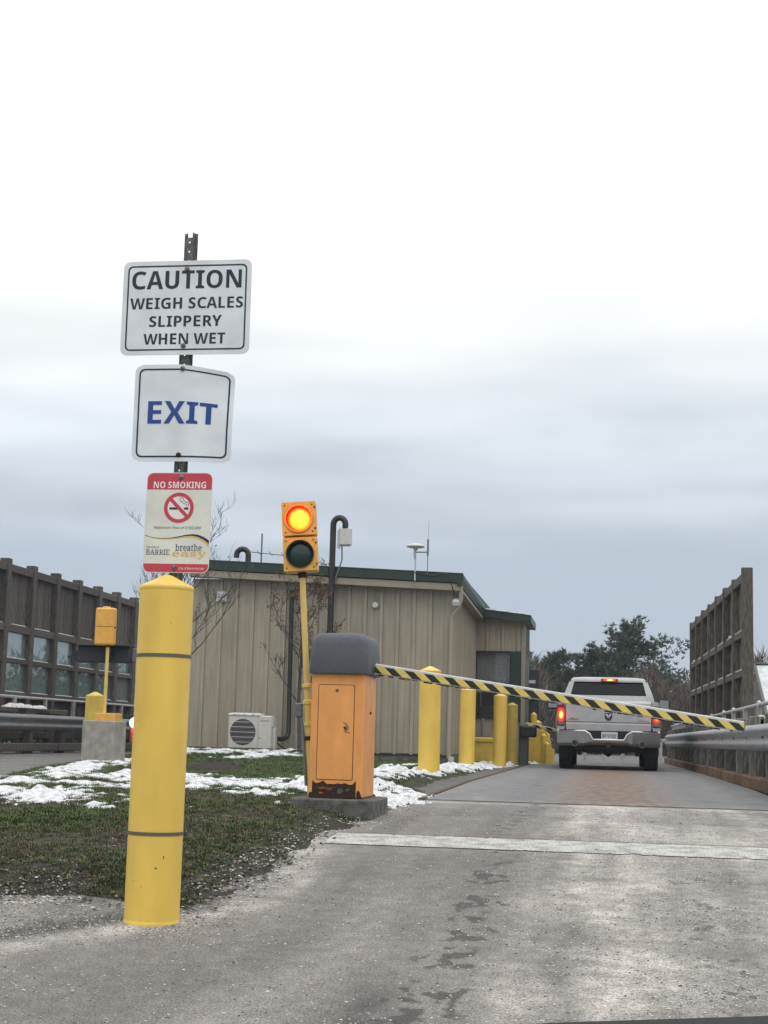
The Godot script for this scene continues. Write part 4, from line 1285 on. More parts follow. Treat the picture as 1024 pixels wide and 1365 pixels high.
	# line set running down the wall to the air conditioner
	var pc := thing("refrigerant_pipe", "black insulated pipe running down the tan wall to the air conditioner", "pipe", Vector3(-5.84, 0.8, fz + 0.09))
	obj("pipe", Sh.new().tube([Vector3(-0.02, 3.0, 0), Vector3(-0.01, 2.2, 0), Vector3(0.0, 1.2, 0.01), Vector3(0.01, 0.34, 0.01), Vector3(-0.01, 0.25, 0.05), Vector3(-0.07, 0.215, 0.2), Vector3(-0.14, 0.23, 0.5)], 0.042, 10), M.dark_pipe, pc)
	obj("cable", Sh.new().tube([Vector3(-0.14, 0.2, 0.5), Vector3(-0.06, 0.1, 0.4), Vector3(0.05, 0.02, 0.3), Vector3(0.2, -0.02, 0.2)], 0.013, 6), M.dark_pipe, pc)
	# air conditioner
	var pd := obj("concrete_pad", Sh.new().box(Vector3(0, 0.1, 0), Vector3(2.15, 0.24, 1.1), 0.015), M.concrete)
	pd.position = Vector3(-6.4, 0.59, -27.66)
	tag(pd, "flat concrete pad under the air conditioner", "concrete pad")
	var ac := thing("air_conditioner", "white outdoor air conditioner unit with round dark fan grille by the wall", "air conditioner", Vector3(-6.36, 0.805, -27.42))
	obj("casing", Sh.new().box(Vector3(0, 0.325, -0.03), Vector3(0.8, 0.6, 0.3), 0.022), M.ac_white, ac)
	obj("panel_joint", Sh.new().box(Vector3(0.155, 0.32, 0.121), Vector3(0.004, 0.56, 0.003)), M.ink_grey, ac)
	var gr := Sh.new().lathe([Vector2(0.235, 0.0), Vector2(0.235, 0.006), Vector2(0.225, 0.01)], 44, Transform3D(Basis(Vector3.RIGHT, PI / 2), Vector3(-0.125, 0.325, 0.118)))
	gr.prism(circ(0.228, 44, Vector2(-0.125, 0.325)), 0.004, Transform3D(Basis(), Vector3(0, 0, 0.121)))
	var gm := obj("fan_grille", gr, M.ac_dark, ac)
	for k in 15:
		var y := -0.21 + 0.03 * k
		var hw := sqrt(maxf(0.0, 0.228 * 0.228 - y * y))
		var heavy := k % 3 == 1
		obj("bar", Sh.new().box(Vector3(-0.125, 0.325 + y, 0.127), Vector3(2 * hw, 0.01 if heavy else 0.005, 0.005)), M.ac_white if heavy else M.ink_grey, gm)
	obj("valve_cover", Sh.new().box(Vector3(0.425, 0.22, -0.06), Vector3(0.06, 0.4, 0.2), 0.015), M.ac_white, ac)
	obj("service_panel", Sh.new().box(Vector3(0.406, 0.5, -0.03), Vector3(0.03, 0.16, 0.22), 0.008), M.scuff, ac)
	obj("handle", Sh.new().box(Vector3(0.19, 0.225, 0.122), Vector3(0.035, 0.014, 0.006)), M.ink, ac)
	put("lettering", letters("MITSUBISHI", 0.12, 0.022, Vector2(0.295, 0.53), 0.1215), M.ink_grey, ac)
	var dm := Sh.new()
	for q in [Vector2(0, 0.012), Vector2(-0.011, -0.007), Vector2(0.011, -0.007)]:
		var cc: Vector2 = q + Vector2(0.213, 0.528)
		dm.prism(PackedVector2Array([cc + Vector2(0, 0.012), cc + Vector2(0.007, 0), cc - Vector2(0, 0.012), cc - Vector2(0.007, 0)]), 0.001, Transform3D(Basis(), Vector3(0, 0, 0.1215)))
	obj("emblem", dm, M.ink_grey, ac)
	for sx in [-1, 1]:
		obj("foot", Sh.new().box(Vector3(sx * 0.28, 0.013, -0.03), Vector3(0.1, 0.03, 0.34), 0.004), M.ink_grey, ac)
	var cap := Sh.new()
	var rg := []
	for k in [[0.0, 0.0], [0.02, -0.004], [0.035, 0.015], [0.045, 0.05], [0.048, 0.1]]:
		rg.append(ring_xz(0.62 - 2 * k[1], 0.32 - 1.6 * k[1], 0.05, 0.622 + k[0], 4, Vector2(-0.1, -0.03)))
	cap.loft(rg)
	var sc := obj("snow_cap", cap, M.snow)
	sc.position = ac.position
	tag(sc, "cap of snow on top of the air conditioner", "snow")

func build_booth_side() -> void:
	# yellow block wall in front of the booth
	var t := thing("yellow_barrier", "low yellow concrete block between the second and third bollards", "barrier", Vector3(-2.5, 0.59, -31.6))
	obj("block", Sh.new().box(Vector3(0, 0.23, 0), Vector3(0.75, 0.5, 0.5), 0.02), M.yellow_far, t)
	obj("coping", Sh.new().box(Vector3(0, 0.51, 0), Vector3(0.8, 0.1, 0.56), 0.02), M.yellow_far, t)
	# second gate by the booth
	var g := thing("barrier_gate", "small dark barrier gate beside the booth, its arm behind the truck", "barrier gate", Vector3(-1.72, 0.59, -33.05))
	obj("post", Sh.new().box(Vector3(0.0, 0.42, 0), Vector3(0.2, 0.88, 0.3), 0.02), M.hood_grey, g)
	obj("head", Sh.new().box(Vector3(0.1, 0.71, 0.05), Vector3(0.34, 0.24, 0.36), 0.03), M.black, g)
	var arm := rail_arm(g, 2.4, 0.075, 0.3)
	arm.position = Vector3(0.05, 0.87, 0.1)
	arm.rotation = Vector3(0, 0.5, -0.16)
	# dark pay screen on the booth's side
	var k := thing("service_kiosk", "tall dark navy service kiosk with white label beyond the booth", "kiosk", Vector3(-1.9, 0.59, -40.5))
	obj("body", Sh.new().box(Vector3(0.0, 1.2, -0.1), Vector3(0.36, 2.36, 0.3), 0.02), M.ink, k)
	obj("label", Sh.new().box(Vector3(-0.03, 2.05, 0.055), Vector3(0.22, 0.08, 0.006)), M.plate, k)
	obj("shelf", Sh.new().box(Vector3(-0.03, 1.6, 0.07), Vector3(0.2, 0.02, 0.08)), M.plate, k)
	obj("speaker_box", Sh.new().box(Vector3(-0.12, 0.95, 0.16), Vector3(0.12, 0.22, 0.12), 0.02), M.black, k)
	# yellow end wall stepping down beyond, and its bollards
	var w := thing("yellow_barrier", "stepped yellow concrete end wall beside the far lane behind the second gate", "barrier", Vector3(-1.62, 0.59, -37.0))
	obj("wall", Sh.new().prism(PackedVector2Array([Vector2(-0.3, -0.02), Vector2(0.42, -0.02), Vector2(0.42, 0.32), Vector2(0.34, 0.36), Vector2(0.34, 0.52), Vector2(0.26, 0.56), Vector2(0.26, 0.7), Vector2(0.13, 0.8), Vector2(0.02, 0.86), Vector2(-0.3, 0.9)]), 0.5), M.yellow_far, w)
	for b in [[-1.86, 36.4, 0.07, 1.72, "slim yellow bollard just behind the dark gate head"], [-1.72, 37.6, 0.075, 1.8, "tallest of the slim yellow bollards beyond the second gate"], [-1.66, 38.2, 0.11, 1.62, "wide yellow bollard behind the stepped yellow wall"], [-1.5, 39.2, 0.12, 1.34, "middle low yellow bollard behind the stepped wall"], [-1.34, 36.2, 0.07, 1.1, "low yellow bollard at the road end of the stepped wall"], [-1.42, 36.3, 0.07, 1.29, "second yellow bollard from the road end of the stepped wall"]]:
		bollard(b[4], b[0], b[1], b[2], b[3], "yellow bollards beyond the second gate", "yellow_far")

# ---------------------------------------------------------------- vehicles
func sec(z: float, half: Array) -> Array:
	# closed loop through (half width, height) pairs and their mirror
	var out := []
	for p in half:
		out.append(Vector3(p[0], p[1], z))
	for k in range(half.size() - 1, -1, -1):
		out.append(Vector3(-half[k][0], half[k][1], z))
	return out

func wheel(parent: Node3D, at: Vector3, r: float, w: float) -> void:
	var xf := Transform3D(Basis(Vector3.BACK, PI / 2), at)
	var ty := obj("tyre", Sh.new().lathe([Vector2(r * 0.6, -w / 2), Vector2(r * 0.92, -w / 2), Vector2(r * 0.985, -w * 0.42), Vector2(r, -w * 0.3), Vector2(r, w * 0.3), Vector2(r * 0.985, w * 0.42), Vector2(r * 0.92, w / 2), Vector2(r * 0.6, w / 2)], 36, xf), M.rubber, parent)
	var tr := Sh.new()
	for k in 36:
		var a := TAU * k / 36
		for q in [-0.3, 0.0, 0.3]:
			tr.box(at + Vector3(q * w, sin(a + q * 0.2) * r, cos(a + q * 0.2) * r), Vector3(w * 0.22, 0.014, r * 0.1), 0.0, Basis(Vector3.RIGHT, -a - q * 0.2 + PI / 2))
	obj("tread", tr, M.rubber, ty)
	obj("rim", Sh.new().lathe([Vector2(0, -w * 0.42), Vector2(r * 0.3, -w * 0.42), Vector2(r * 0.58, -w * 0.44), Vector2(r * 0.61, -w * 0.5), Vector2(r * 0.61, w * 0.5), Vector2(r * 0.58, w * 0.44), Vector2(r * 0.3, w * 0.42), Vector2(0, w * 0.42)], 24, xf), M.chrome_dirty, parent)

func build_truck() -> void:
	var t := thing("pickup_truck", "white pickup truck with brake lights on, stopped on the weigh scale", "pickup truck", Vector3(0.055, 0.59, -29.6))
	var W: Material = M.white_paint
	# bed: two side walls with rounded shoulders and bulging wheel arches
	for sx in [-1, 1]:
		var rings := []
		for z in [0.0, -0.06, -0.55, -0.7, -1.35, -1.5, -2.0]:
			var fl := 0.028 if z < -0.5 and z > -1.6 else 0.0
			var end := 0.02 if z == 0.0 else 0.0
			var lo := 0.78 if z < -0.6 and z > -1.45 else 0.56
			var ring := []
			for p in [[0.9, lo], [0.965 - end, lo], [0.985 - end + fl, 0.84], [0.985 - end + fl, 1.0], [0.978 - end, 1.12], [0.962 - end, 1.22], [0.945 - end, 1.285], [0.92, 1.3], [0.84, 1.3], [0.82, 1.28], [0.82, 0.8]]:
				ring.append(Vector3(sx * p[0], p[1], z))
			rings.append(ring)
		obj("bed_side", Sh.new().loft(rings, true), W, t)
	obj("bed_floor", Sh.new().box(Vector3(0, 0.76, -1.0), Vector3(1.7, 0.08, 1.96), 0.01), M.ink, t)
	# tailgate with a pressed step line
	var pr := [[0.735, 0.0], [0.74, 0.018], [0.865, 0.022], [0.88, 0.014], [0.888, 0.014], [0.91, 0.03], [1.2, 0.03], [1.265, 0.022], [1.3, -0.005], [1.31, -0.05]]
	var tg := Sh.new()
	for k in pr.size() - 1:
		tg.qout(Vector3(-0.795, pr[k][0], pr[k][1]), Vector3(0.795, pr[k][0], pr[k][1]), Vector3(0.795, pr[k + 1][0], pr[k + 1][1]), Vector3(-0.795, pr[k + 1][0], pr[k + 1][1]), Vector3(0, 0.2, 1))
	tg.box(Vector3(0, 1.02, -0.035), Vector3(1.59, 0.57, 0.06), 0.005)
	var gate := obj("tailgate", tg, W, t)
	obj("crease", Sh.new().box(Vector3(0, 0.884, 0.016), Vector3(1.56, 0.01, 0.006)), M.scuff, gate)
	obj("gap", Sh.new().box(Vector3(-0.806, 1.02, -0.01), Vector3(0.012, 0.56, 0.03)).box(Vector3(0.806, 1.02, -0.01), Vector3(0.012, 0.56, 0.03)), M.black, gate)
	# shield emblem with a pale branching mark
	var em := Vector2(0.0, 1.005)
	var sh := PackedVector2Array([em + Vector2(-0.068, 0.07), em + Vector2(0.068, 0.07), em + Vector2(0.068, -0.01), em + Vector2(0.05, -0.05), em + Vector2(0, -0.078), em + Vector2(-0.05, -0.05), em + Vector2(-0.068, -0.01)])
	var eb := obj("emblem", Sh.new().prism(sh, 0.012, Transform3D(Basis(), Vector3(0, 0, 0.036))), M.ink, gate)
	var mk := Sh.new()
	for sx in [-1, 1]:
		mk.prism(PackedVector2Array([em + Vector2(sx * 0.006, -0.03), em + Vector2(sx * 0.02, 0.0), em + Vector2(sx * 0.045, 0.02), em + Vector2(sx * 0.055, 0.045), em + Vector2(sx * 0.04, 0.058), em + Vector2(sx * 0.02, 0.05), em + Vector2(sx * 0.002, 0.02)]), 0.004, Transform3D(Basis(), Vector3(0, 0, 0.043)))
	obj("emblem_mark", mk, M.plate, gate)
	var bd := Sh.new()
	bd.prism(PackedVector2Array([Vector2(-0.76, 0.94), Vector2(-0.71, 0.96), Vector2(-0.68, 0.985), Vector2(-0.66, 0.96), Vector2(-0.57, 0.955), Vector2(-0.56, 0.94)]), 0.006, Transform3D(Basis(), Vector3(0, 0, 0.033)))
	obj("badge", bd, M.ink_grey, gate)
	put("lettering", letters("HEMI 4x4", 0.21, 0.028, Vector2(0.66, 0.935), 0.031), M.ink_grey, gate)
	obj("handle", Sh.new().box(Vector3(0, 1.235, 0.03), Vector3(0.22, 0.05, 0.012), 0.008), M.scuff, gate)
	# lamps
	var tail := lens_glow("tail_glow", [[0.0, Color(1, 0.9, 0.5)], [0.36, Color(1, 0.62, 0.2)], [0.62, Color(0.9, 0.12, 0.05)], [1.0, Color(0.42, 0.02, 0.02)]], 5.0)
	for sx in [-1, 1]:
		var cl := Sh.new().box(Vector3(sx * 0.897, 1.02, 0.0), Vector3(0.145, 0.4, 0.05), 0.012)
		var cm := obj("tail_lamp", cl, M.dark_red, t)
		var ln := Sh.new()
		ln.soft()
		for q in [[-1, -1], [-1, 1], [1, 1], [-1, -1], [1, 1], [1, -1]]:
			ln.st.set_uv(Vector2(0.5 + q[0] * 0.42, 0.5 - q[1] * 0.42))
			ln.st.add_vertex(Vector3(sx * 0.897 + q[0] * 0.062, 1.035 + q[1] * 0.12, 0.027))
		obj("lit_lens", ln, tail, cm)
		obj("reverse_lens", Sh.new().box(Vector3(sx * 0.897, 0.875, 0.024), Vector3(0.12, 0.07, 0.006), 0.002), M.chrome_dirty, cm)
		lamp_at(t, Vector3(sx * 0.897, 1.035, 0.09), 0.04)
	# chrome step bumper, dropped in the middle below the plate
	var bm := Sh.new()
	var bp := []
	for p in [[-0.965, 0.74], [-0.45, 0.74], [-0.36, 0.69], [-0.29, 0.58], [0.29, 0.58], [0.36, 0.69], [0.45, 0.74], [0.965, 0.74]]:
		bp.append(p)
	for k in bp.size() - 1:
		var a: Array = bp[k]; var b: Array = bp[k + 1]
		var lo := [0.45 if absf(a[0]) > 0.4 else 0.475, 0.45 if absf(b[0]) > 0.4 else 0.475]
		for q in [[0.0, 1.0, 0.16, 0.17], [1.0, 1.5, 0.17, 0.12]]:
			pass
		var x0: float = a[0]; var x1: float = b[0]; var t0: float = a[1]; var t1: float = b[1]
		var d0 := 0.0 if absf(x0) < 0.9 else -0.1
		var d1 := 0.0 if absf(x1) < 0.9 else -0.1
		bm.qout(Vector3(x0, t0, 0.12 + d0), Vector3(x1, t1, 0.12 + d1), Vector3(x1, t1 - 0.025, 0.165 + d1), Vector3(x0, t0 - 0.025, 0.165 + d0), Vector3(0, 1, 1))
		bm.qout(Vector3(x0, t0 - 0.025, 0.165 + d0), Vector3(x1, t1 - 0.025, 0.165 + d1), Vector3(x1, lo[1] + 0.05, 0.16 + d1), Vector3(x0, lo[0] + 0.05, 0.16 + d0), Vector3(0, 0, 1))
		bm.qout(Vector3(x0, lo[0] + 0.05, 0.16 + d0), Vector3(x1, lo[1] + 0.05, 0.16 + d1), Vector3(x1, lo[1], 0.1 + d1), Vector3(x0, lo[0], 0.1 + d0), Vector3(0, -1, 1))
		bm.qout(Vector3(x0, t0, 0.12 + d0), Vector3(x1, t1, 0.12 + d1), Vector3(x1, t1, -0.05), Vector3(x0, t0, -0.05), Vector3(0, 1, 0))
	for sx in [-1, 1]:
		bm.qout(Vector3(sx * 0.965, 0.74, 0.02), Vector3(sx * 0.965, 0.45, 0.0), Vector3(sx * 0.965, 0.45, -0.3), Vector3(sx * 0.965, 0.74, -0.3), Vector3(sx, 0, 0))
	var bumper := obj("bumper", bm, M.chrome, t)
	var lip := []
	for p in bp:
		lip.append(Vector3(p[0] * 0.985, p[1] - 0.012, 0.15 if absf(p[0]) < 0.9 else 0.05))
	obj("lip", Sh.new().tube(lip, 0.02, 8), M.lip_chrome, bumper)
	obj("step_pad", Sh.new().box(Vector3(0, 0.66, 0.03), Vector3(0.86, 0.15, 0.1)), M.rubber, bumper)
	for sx in [-1, 1]:
		obj("corner_pad", Sh.new().box(Vector3(sx * 0.7, 0.744, 0.06), Vector3(0.45, 0.012, 0.14)), M.rubber, bumper)
		obj("exhaust_tip", Sh.new().lathe([Vector2(0.05, 0), Vector2(0.062, 0.0), Vector2(0.062, 0.2), Vector2(0.05, 0.2)], 18, Transform3D(Basis(Vector3.RIGHT, PI / 2), Vector3(sx * 0.63, 0.5, 0.0))), M.chrome_dirty, bumper)
		obj("exhaust_bore", Sh.new().lathe([Vector2(0.051, 0.19), Vector2(0, 0.19)], 18, Transform3D(Basis(Vector3.RIGHT, PI / 2), Vector3(sx * 0.63, 0.5, 0.0))), M.black, bumper)
	obj("hitch", Sh.new().box(Vector3(0, 0.46, 0.1), Vector3(0.09, 0.08, 0.2), 0.01), M.black, bumper)
	var np := obj("licence_plate", Sh.new().prism(rrect(0.305, 0.152, 0.012, 3, Vector2(0.02, 0.645)), 0.004, Transform3D(Basis(), Vector3(0, 0, 0.105))), M.plate, t)
	put("lettering", letters("BP 57302", 0.255, 0.07, Vector2(0.02, 0.64), 0.1075, true), M.ink_navy, np)
	# cab
	var cab := Sh.new()
	var belt := [[0.9, 0.5], [0.985, 0.6], [0.99, 1.0], [0.965, 1.24], [0.93, 1.3], [0.7, 1.31], [0.3, 1.31]]
	var rings := []
	for z in [-2.02, -2.05, -4.2, -4.35]:
		rings.append(sec(z, belt))
	cab.loft(rings, true)
	obj("cab_body", cab, W, t)
	var gl := Sh.new()
	rings = []
	for r in [[1.3, 0.915, -2.03, -4.35], [1.5, 0.86, -2.1, -4.12], [1.7, 0.775, -2.19, -3.8], [1.755, 0.75, -2.22, -3.7]]:
		var ring := []
		for p in [[-1, 0], [1, 0], [1, 1], [-1, 1]]:
			ring.append(Vector3(p[0] * r[1], r[0], r[2] if p[1] == 0 else r[3]))
		rings.append(ring)
	gl.loft(rings, false)
	obj("cab_glass", gl, M.car_glass, t)
	var rf := Sh.new()
	rings = []
	for r in [[1.745, 0.775, -2.18, -3.74, 0.1], [1.79, 0.77, -2.18, -3.74, 0.14], [1.83, 0.72, -2.22, -3.68, 0.2], [1.85, 0.6, -2.4, -3.5, 0.2], [1.856, 0.3, -2.6, -3.2, 0.1]]:
		rings.append(ring_xz(2 * r[1], r[2] - r[3], r[4], r[0], 5, Vector2(0, (r[2] + r[3]) / 2)))
	rf.loft(rings, true)
	var roof := obj("cab_roof", rf, W, t)
	for sx in [-1, 1]:
		var pl := Sh.new()
		var pp := []
		for q in [[1.28, 0.945, 0.76, -2.02], [1.5, 0.885, 0.755, -2.085], [1.76, 0.785, 0.69, -2.185]]:
			pp.append([Vector3(sx * q[1], q[0], q[3]), Vector3(sx * q[2], q[0], q[3] + 0.012), Vector3(sx * q[2], q[0], q[3] - 0.2), Vector3(sx * q[1], q[0], q[3] - 0.34)])
		pl.loft(pp, false)
		obj("pillar", pl, W, t)
		obj("pillar", Sh.new().tube([Vector3(sx * 0.93, 1.28, -4.3), Vector3(sx * 0.77, 1.76, -3.7)], 0.05, 8), W, t)
		var mr := obj("mirror", Sh.new().box(Vector3(sx * 1.18, 1.34, -3.85), Vector3(0.24, 0.26, 0.13), 0.04), M.rubber, t)
		obj("mirror_glass", Sh.new().box(Vector3(sx * 1.18, 1.34, -3.783), Vector3(0.19, 0.2, 0.006)), M.chrome, mr)
		obj("mirror_arm", Sh.new().tube([Vector3(sx * 0.95, 1.26, -3.9), Vector3(sx * 1.1, 1.3, -3.88)], 0.03, 6), M.rubber, mr)
		obj("roof_drip", Sh.new().tube([Vector3(sx * 0.765, 1.77, -2.16), Vector3(sx * 0.765, 1.79, -3.7)], 0.012, 5), M.ink, roof)
	var wf := Sh.new()
	wf.loft([[Vector3(-0.76, 1.31, -2.0), Vector3(0.76, 1.31, -2.0), Vector3(0.76, 1.31, -2.08), Vector3(-0.76, 1.31, -2.08)], [Vector3(-0.755, 1.47, -2.06), Vector3(0.755, 1.47, -2.06), Vector3(0.755, 1.47, -2.14), Vector3(-0.755, 1.47, -2.14)]], false)
	obj("cab_back", wf, W, t)
	var hs := obj("high_stop_lamp", Sh.new().box(Vector3(0.02, 1.785, -2.16), Vector3(0.34, 0.055, 0.05), 0.01), M.dark_red, t)
	var hl := Sh.new()
	hl.soft()
	for q in [[-1, -1], [-1, 1], [1, 1], [-1, -1], [1, 1], [1, -1]]:
		hl.st.set_uv(Vector2(0.5 + q[0] * 0.47, 0.5 - q[1] * 0.3))
		hl.st.add_vertex(Vector3(0.02 + q[0] * 0.14, 1.785 + q[1] * 0.018, -2.133))
	obj("lit_lens", hl, tail, hs)
	# front end, axle and wheels
	rings = []
	for r in [[-4.3, 1.26], [-4.9, 1.22], [-5.5, 1.14], [-5.62, 1.0]]:
		rings.append(sec(r[0], [[0.86, 0.5], [0.97, 0.6], [0.975, 0.95], [0.93, r[1] - 0.08], [0.8, r[1]], [0.3, r[1] + 0.03]]))
	obj("front_body", Sh.new().loft(rings, true), W, t)
	for sx in [-1, 1]:
		wheel(t, Vector3(sx * 0.815, 0.39, -1.03), 0.395, 0.27)
		wheel(t, Vector3(sx * 0.815, 0.39, -4.75), 0.395, 0.27)
		obj("mud_flap", Sh.new().box(Vector3(sx * 0.8, 0.42, -0.5), Vector3(0.26, 0.34, 0.015)), M.rubber, t)
	var un := Sh.new()
	un.tube([Vector3(-0.7, 0.4, -1.03), Vector3(0.7, 0.4, -1.03)], 0.055, 10)
	un.lathe([Vector2(0, -0.16), Vector2(0.13, -0.08), Vector2(0.15, 0), Vector2(0.13, 0.08), Vector2(0, 0.16)], 14, Transform3D(Basis(), Vector3(0.0, 0.4, -1.03)), true)
	obj("axle", un, M.ink, t)
	var fr := Sh.new()
	for sx in [-1, 1]:
		fr.box(Vector3(sx * 0.45, 0.6, -2.6), Vector3(0.12, 0.16, 5.2), 0.01)
		fr.box(Vector3(sx * 0.55, 0.42, -0.7), Vector3(0.07, 0.3, 0.1), 0.01)
	fr.lathe([Vector2(0.2, -0.11), Vector2(0.36, -0.11), Vector2(0.38, -0.05), Vector2(0.38, 0.05), Vector2(0.36, 0.11), Vector2(0.2, 0.11)], 28, Transform3D(Basis(), Vector3(0, 0.44, -0.55)))
	fr.box(Vector3(0.0, 0.42, -0.2), Vector3(1.25, 0.1, 0.06), 0.01)
	fr.box(Vector3(0, 0.53, -0.3), Vector3(1.0, 0.2, 0.5), 0.04)
	fr.box(Vector3(-0.1, 0.42, -2.6), Vector3(0.9, 0.22, 1.8), 0.05)
	obj("chassis", fr, M.black, t)

func lamp_at(parent: Node3D, at: Vector3, energy: float, col := Color(1.0, 0.16, 0.06)) -> void:
	var l := OmniLight3D.new()
	l.name = numbered("lamp_light", parent)
	parent.add_child(l)
	l.position = at
	l.light_color = col
	l.light_energy = energy
	l.light_size = 0.05
	l.omni_range = 30
	l.omni_attenuation = 2
	l.shadow_enabled = true

func build_red_car() -> void:
	var t := thing("red_car", "red car with its headlight on, mostly hidden behind the nearest bollard", "car", Vector3(-8.75, 0.59, -30.2))
	var rings := []
	for r in [[0.0, 0.62, 0.74], [-0.12, 0.74, 0.78], [-0.5, 0.86, 0.8], [-1.1, 0.93, 0.8], [-4.2, 0.95, 0.8], [-4.4, 0.8, 0.76]]:
		rings.append(sec(r[0], [[r[2] * 0.9, 0.2], [r[2], 0.3], [r[2], 0.55], [r[2] * 0.96, r[1] - 0.06], [r[2] * 0.75, r[1]], [r[2] * 0.3, r[1] + 0.02]]))
	obj("body", Sh.new().loft(rings, true), M.car_red, t)
	var gl := Sh.new()
	rings = []
	for r in [[0.9, 0.74, -1.0, -3.9], [1.2, 0.66, -1.6, -3.6], [1.4, 0.56, -2.0, -3.3]]:
		rings.append(ring_xz(2 * r[1], r[2] - r[3], 0.1, r[0], 3, Vector2(0, (r[2] + r[3]) / 2)))
	gl.loft(rings, true)
	obj("glass", gl, M.car_glass, t)
	obj("roof", Sh.new().box(Vector3(0, 1.42, -2.65), Vector3(1.05, 0.06, 1.3), 0.025), M.car_red, t)
	obj("lower_grille", Sh.new().box(Vector3(0, 0.36, 0.0), Vector3(1.2, 0.26, 0.06), 0.02), M.black, t)
	var hg := glow("headlight_glow", Color(1.0, 0.9, 0.78), 2.0)
	for sx in [-1, 1]:
		obj("headlight", Sh.new().lathe([Vector2(0.115, -0.03), Vector2(0.105, 0.0), Vector2(0.06, 0.018), Vector2(0.0, 0.024)], 20, Transform3D(Basis(Vector3.RIGHT, PI / 2), Vector3(sx * 0.67, 0.67, 0.0)), true), hg, t)
		lamp_at(t, Vector3(sx * 0.67, 0.67, 0.14), 0.25, Color(1, 0.95, 0.85))
		wheel(t, Vector3(sx * 0.69, 0.31, -0.85), 0.31, 0.2)
		wheel(t, Vector3(sx * 0.69, 0.31, -3.45), 0.31, 0.2)

# the front of the car that waits at the gate, its bonnet just below the view
func build_own_car() -> void:
	var t := thing("waiting_car", "dark grey bonnet of the waiting car at the bottom right of the driveway", "car", Vector3(0.45, -0.001, -1.2))
	var paint := mat("dark_grey_paint", Color(0.02, 0.021, 0.022), 0.55)
	paint.metallic_specular = 0.15
	var rings := []
	for r in [[0.5, 0.935], [0.1, 0.9], [-0.3, 0.86], [-0.75, 0.77], [-1.15, 0.66], [-1.45, 0.55], [-1.58, 0.42], [-1.6, 0.3]]:
		var y: float = r[1]
		rings.append(sec(r[0], [[0.8, 0.12], [0.86, 0.25], [0.87, y - 0.16], [0.82, y - 0.075], [0.68, y - 0.045], [0.5, y - 0.02], [0.28, y - 0.002], [0.1, y]]))
	obj("bonnet", Sh.new().loft(rings, true), paint, t)
	for sx in [-1, 1]:
		wheel(t, Vector3(sx * 0.76, 0.3, -0.6), 0.31, 0.2)
		obj("headlight", Sh.new().box(Vector3(sx * 0.62, 0.47, -1.5), Vector3(0.3, 0.12, 0.1), 0.03), M.scuff, t)

# ---------------------------------------------------------------- fences and rails
func wbeam(pts: Array, y: float, face: float) -> Sh:
	# corrugated guard rail seen from the side "face" (+1 faces +x)
	var s := Sh.new()
	var prof := [[0.0, 0.155], [0.02, 0.15], [0.075, 0.1], [0.08, 0.065], [0.015, 0.022], [0.01, -0.022], [0.08, -0.065], [0.075, -0.1], [0.02, -0.15], [0.0, -0.155]]
	var rings := []
	for p in pts:
		var loop := []
		for q in prof:
			loop.append(Vector3(p.x + face * q[0], y + q[1], p.z))
		rings.append(loop)
	s.soft()
	for k in rings.size() - 1:
		for i in prof.size() - 1:
			s.qout(rings[k][i], rings[k][i + 1], rings[k + 1][i + 1], rings[k + 1][i], Vector3(face, 0, 0))
	return s

func xr(Z: float) -> float:
	return 1.775 - 0.0057 * (Z - 17.5)

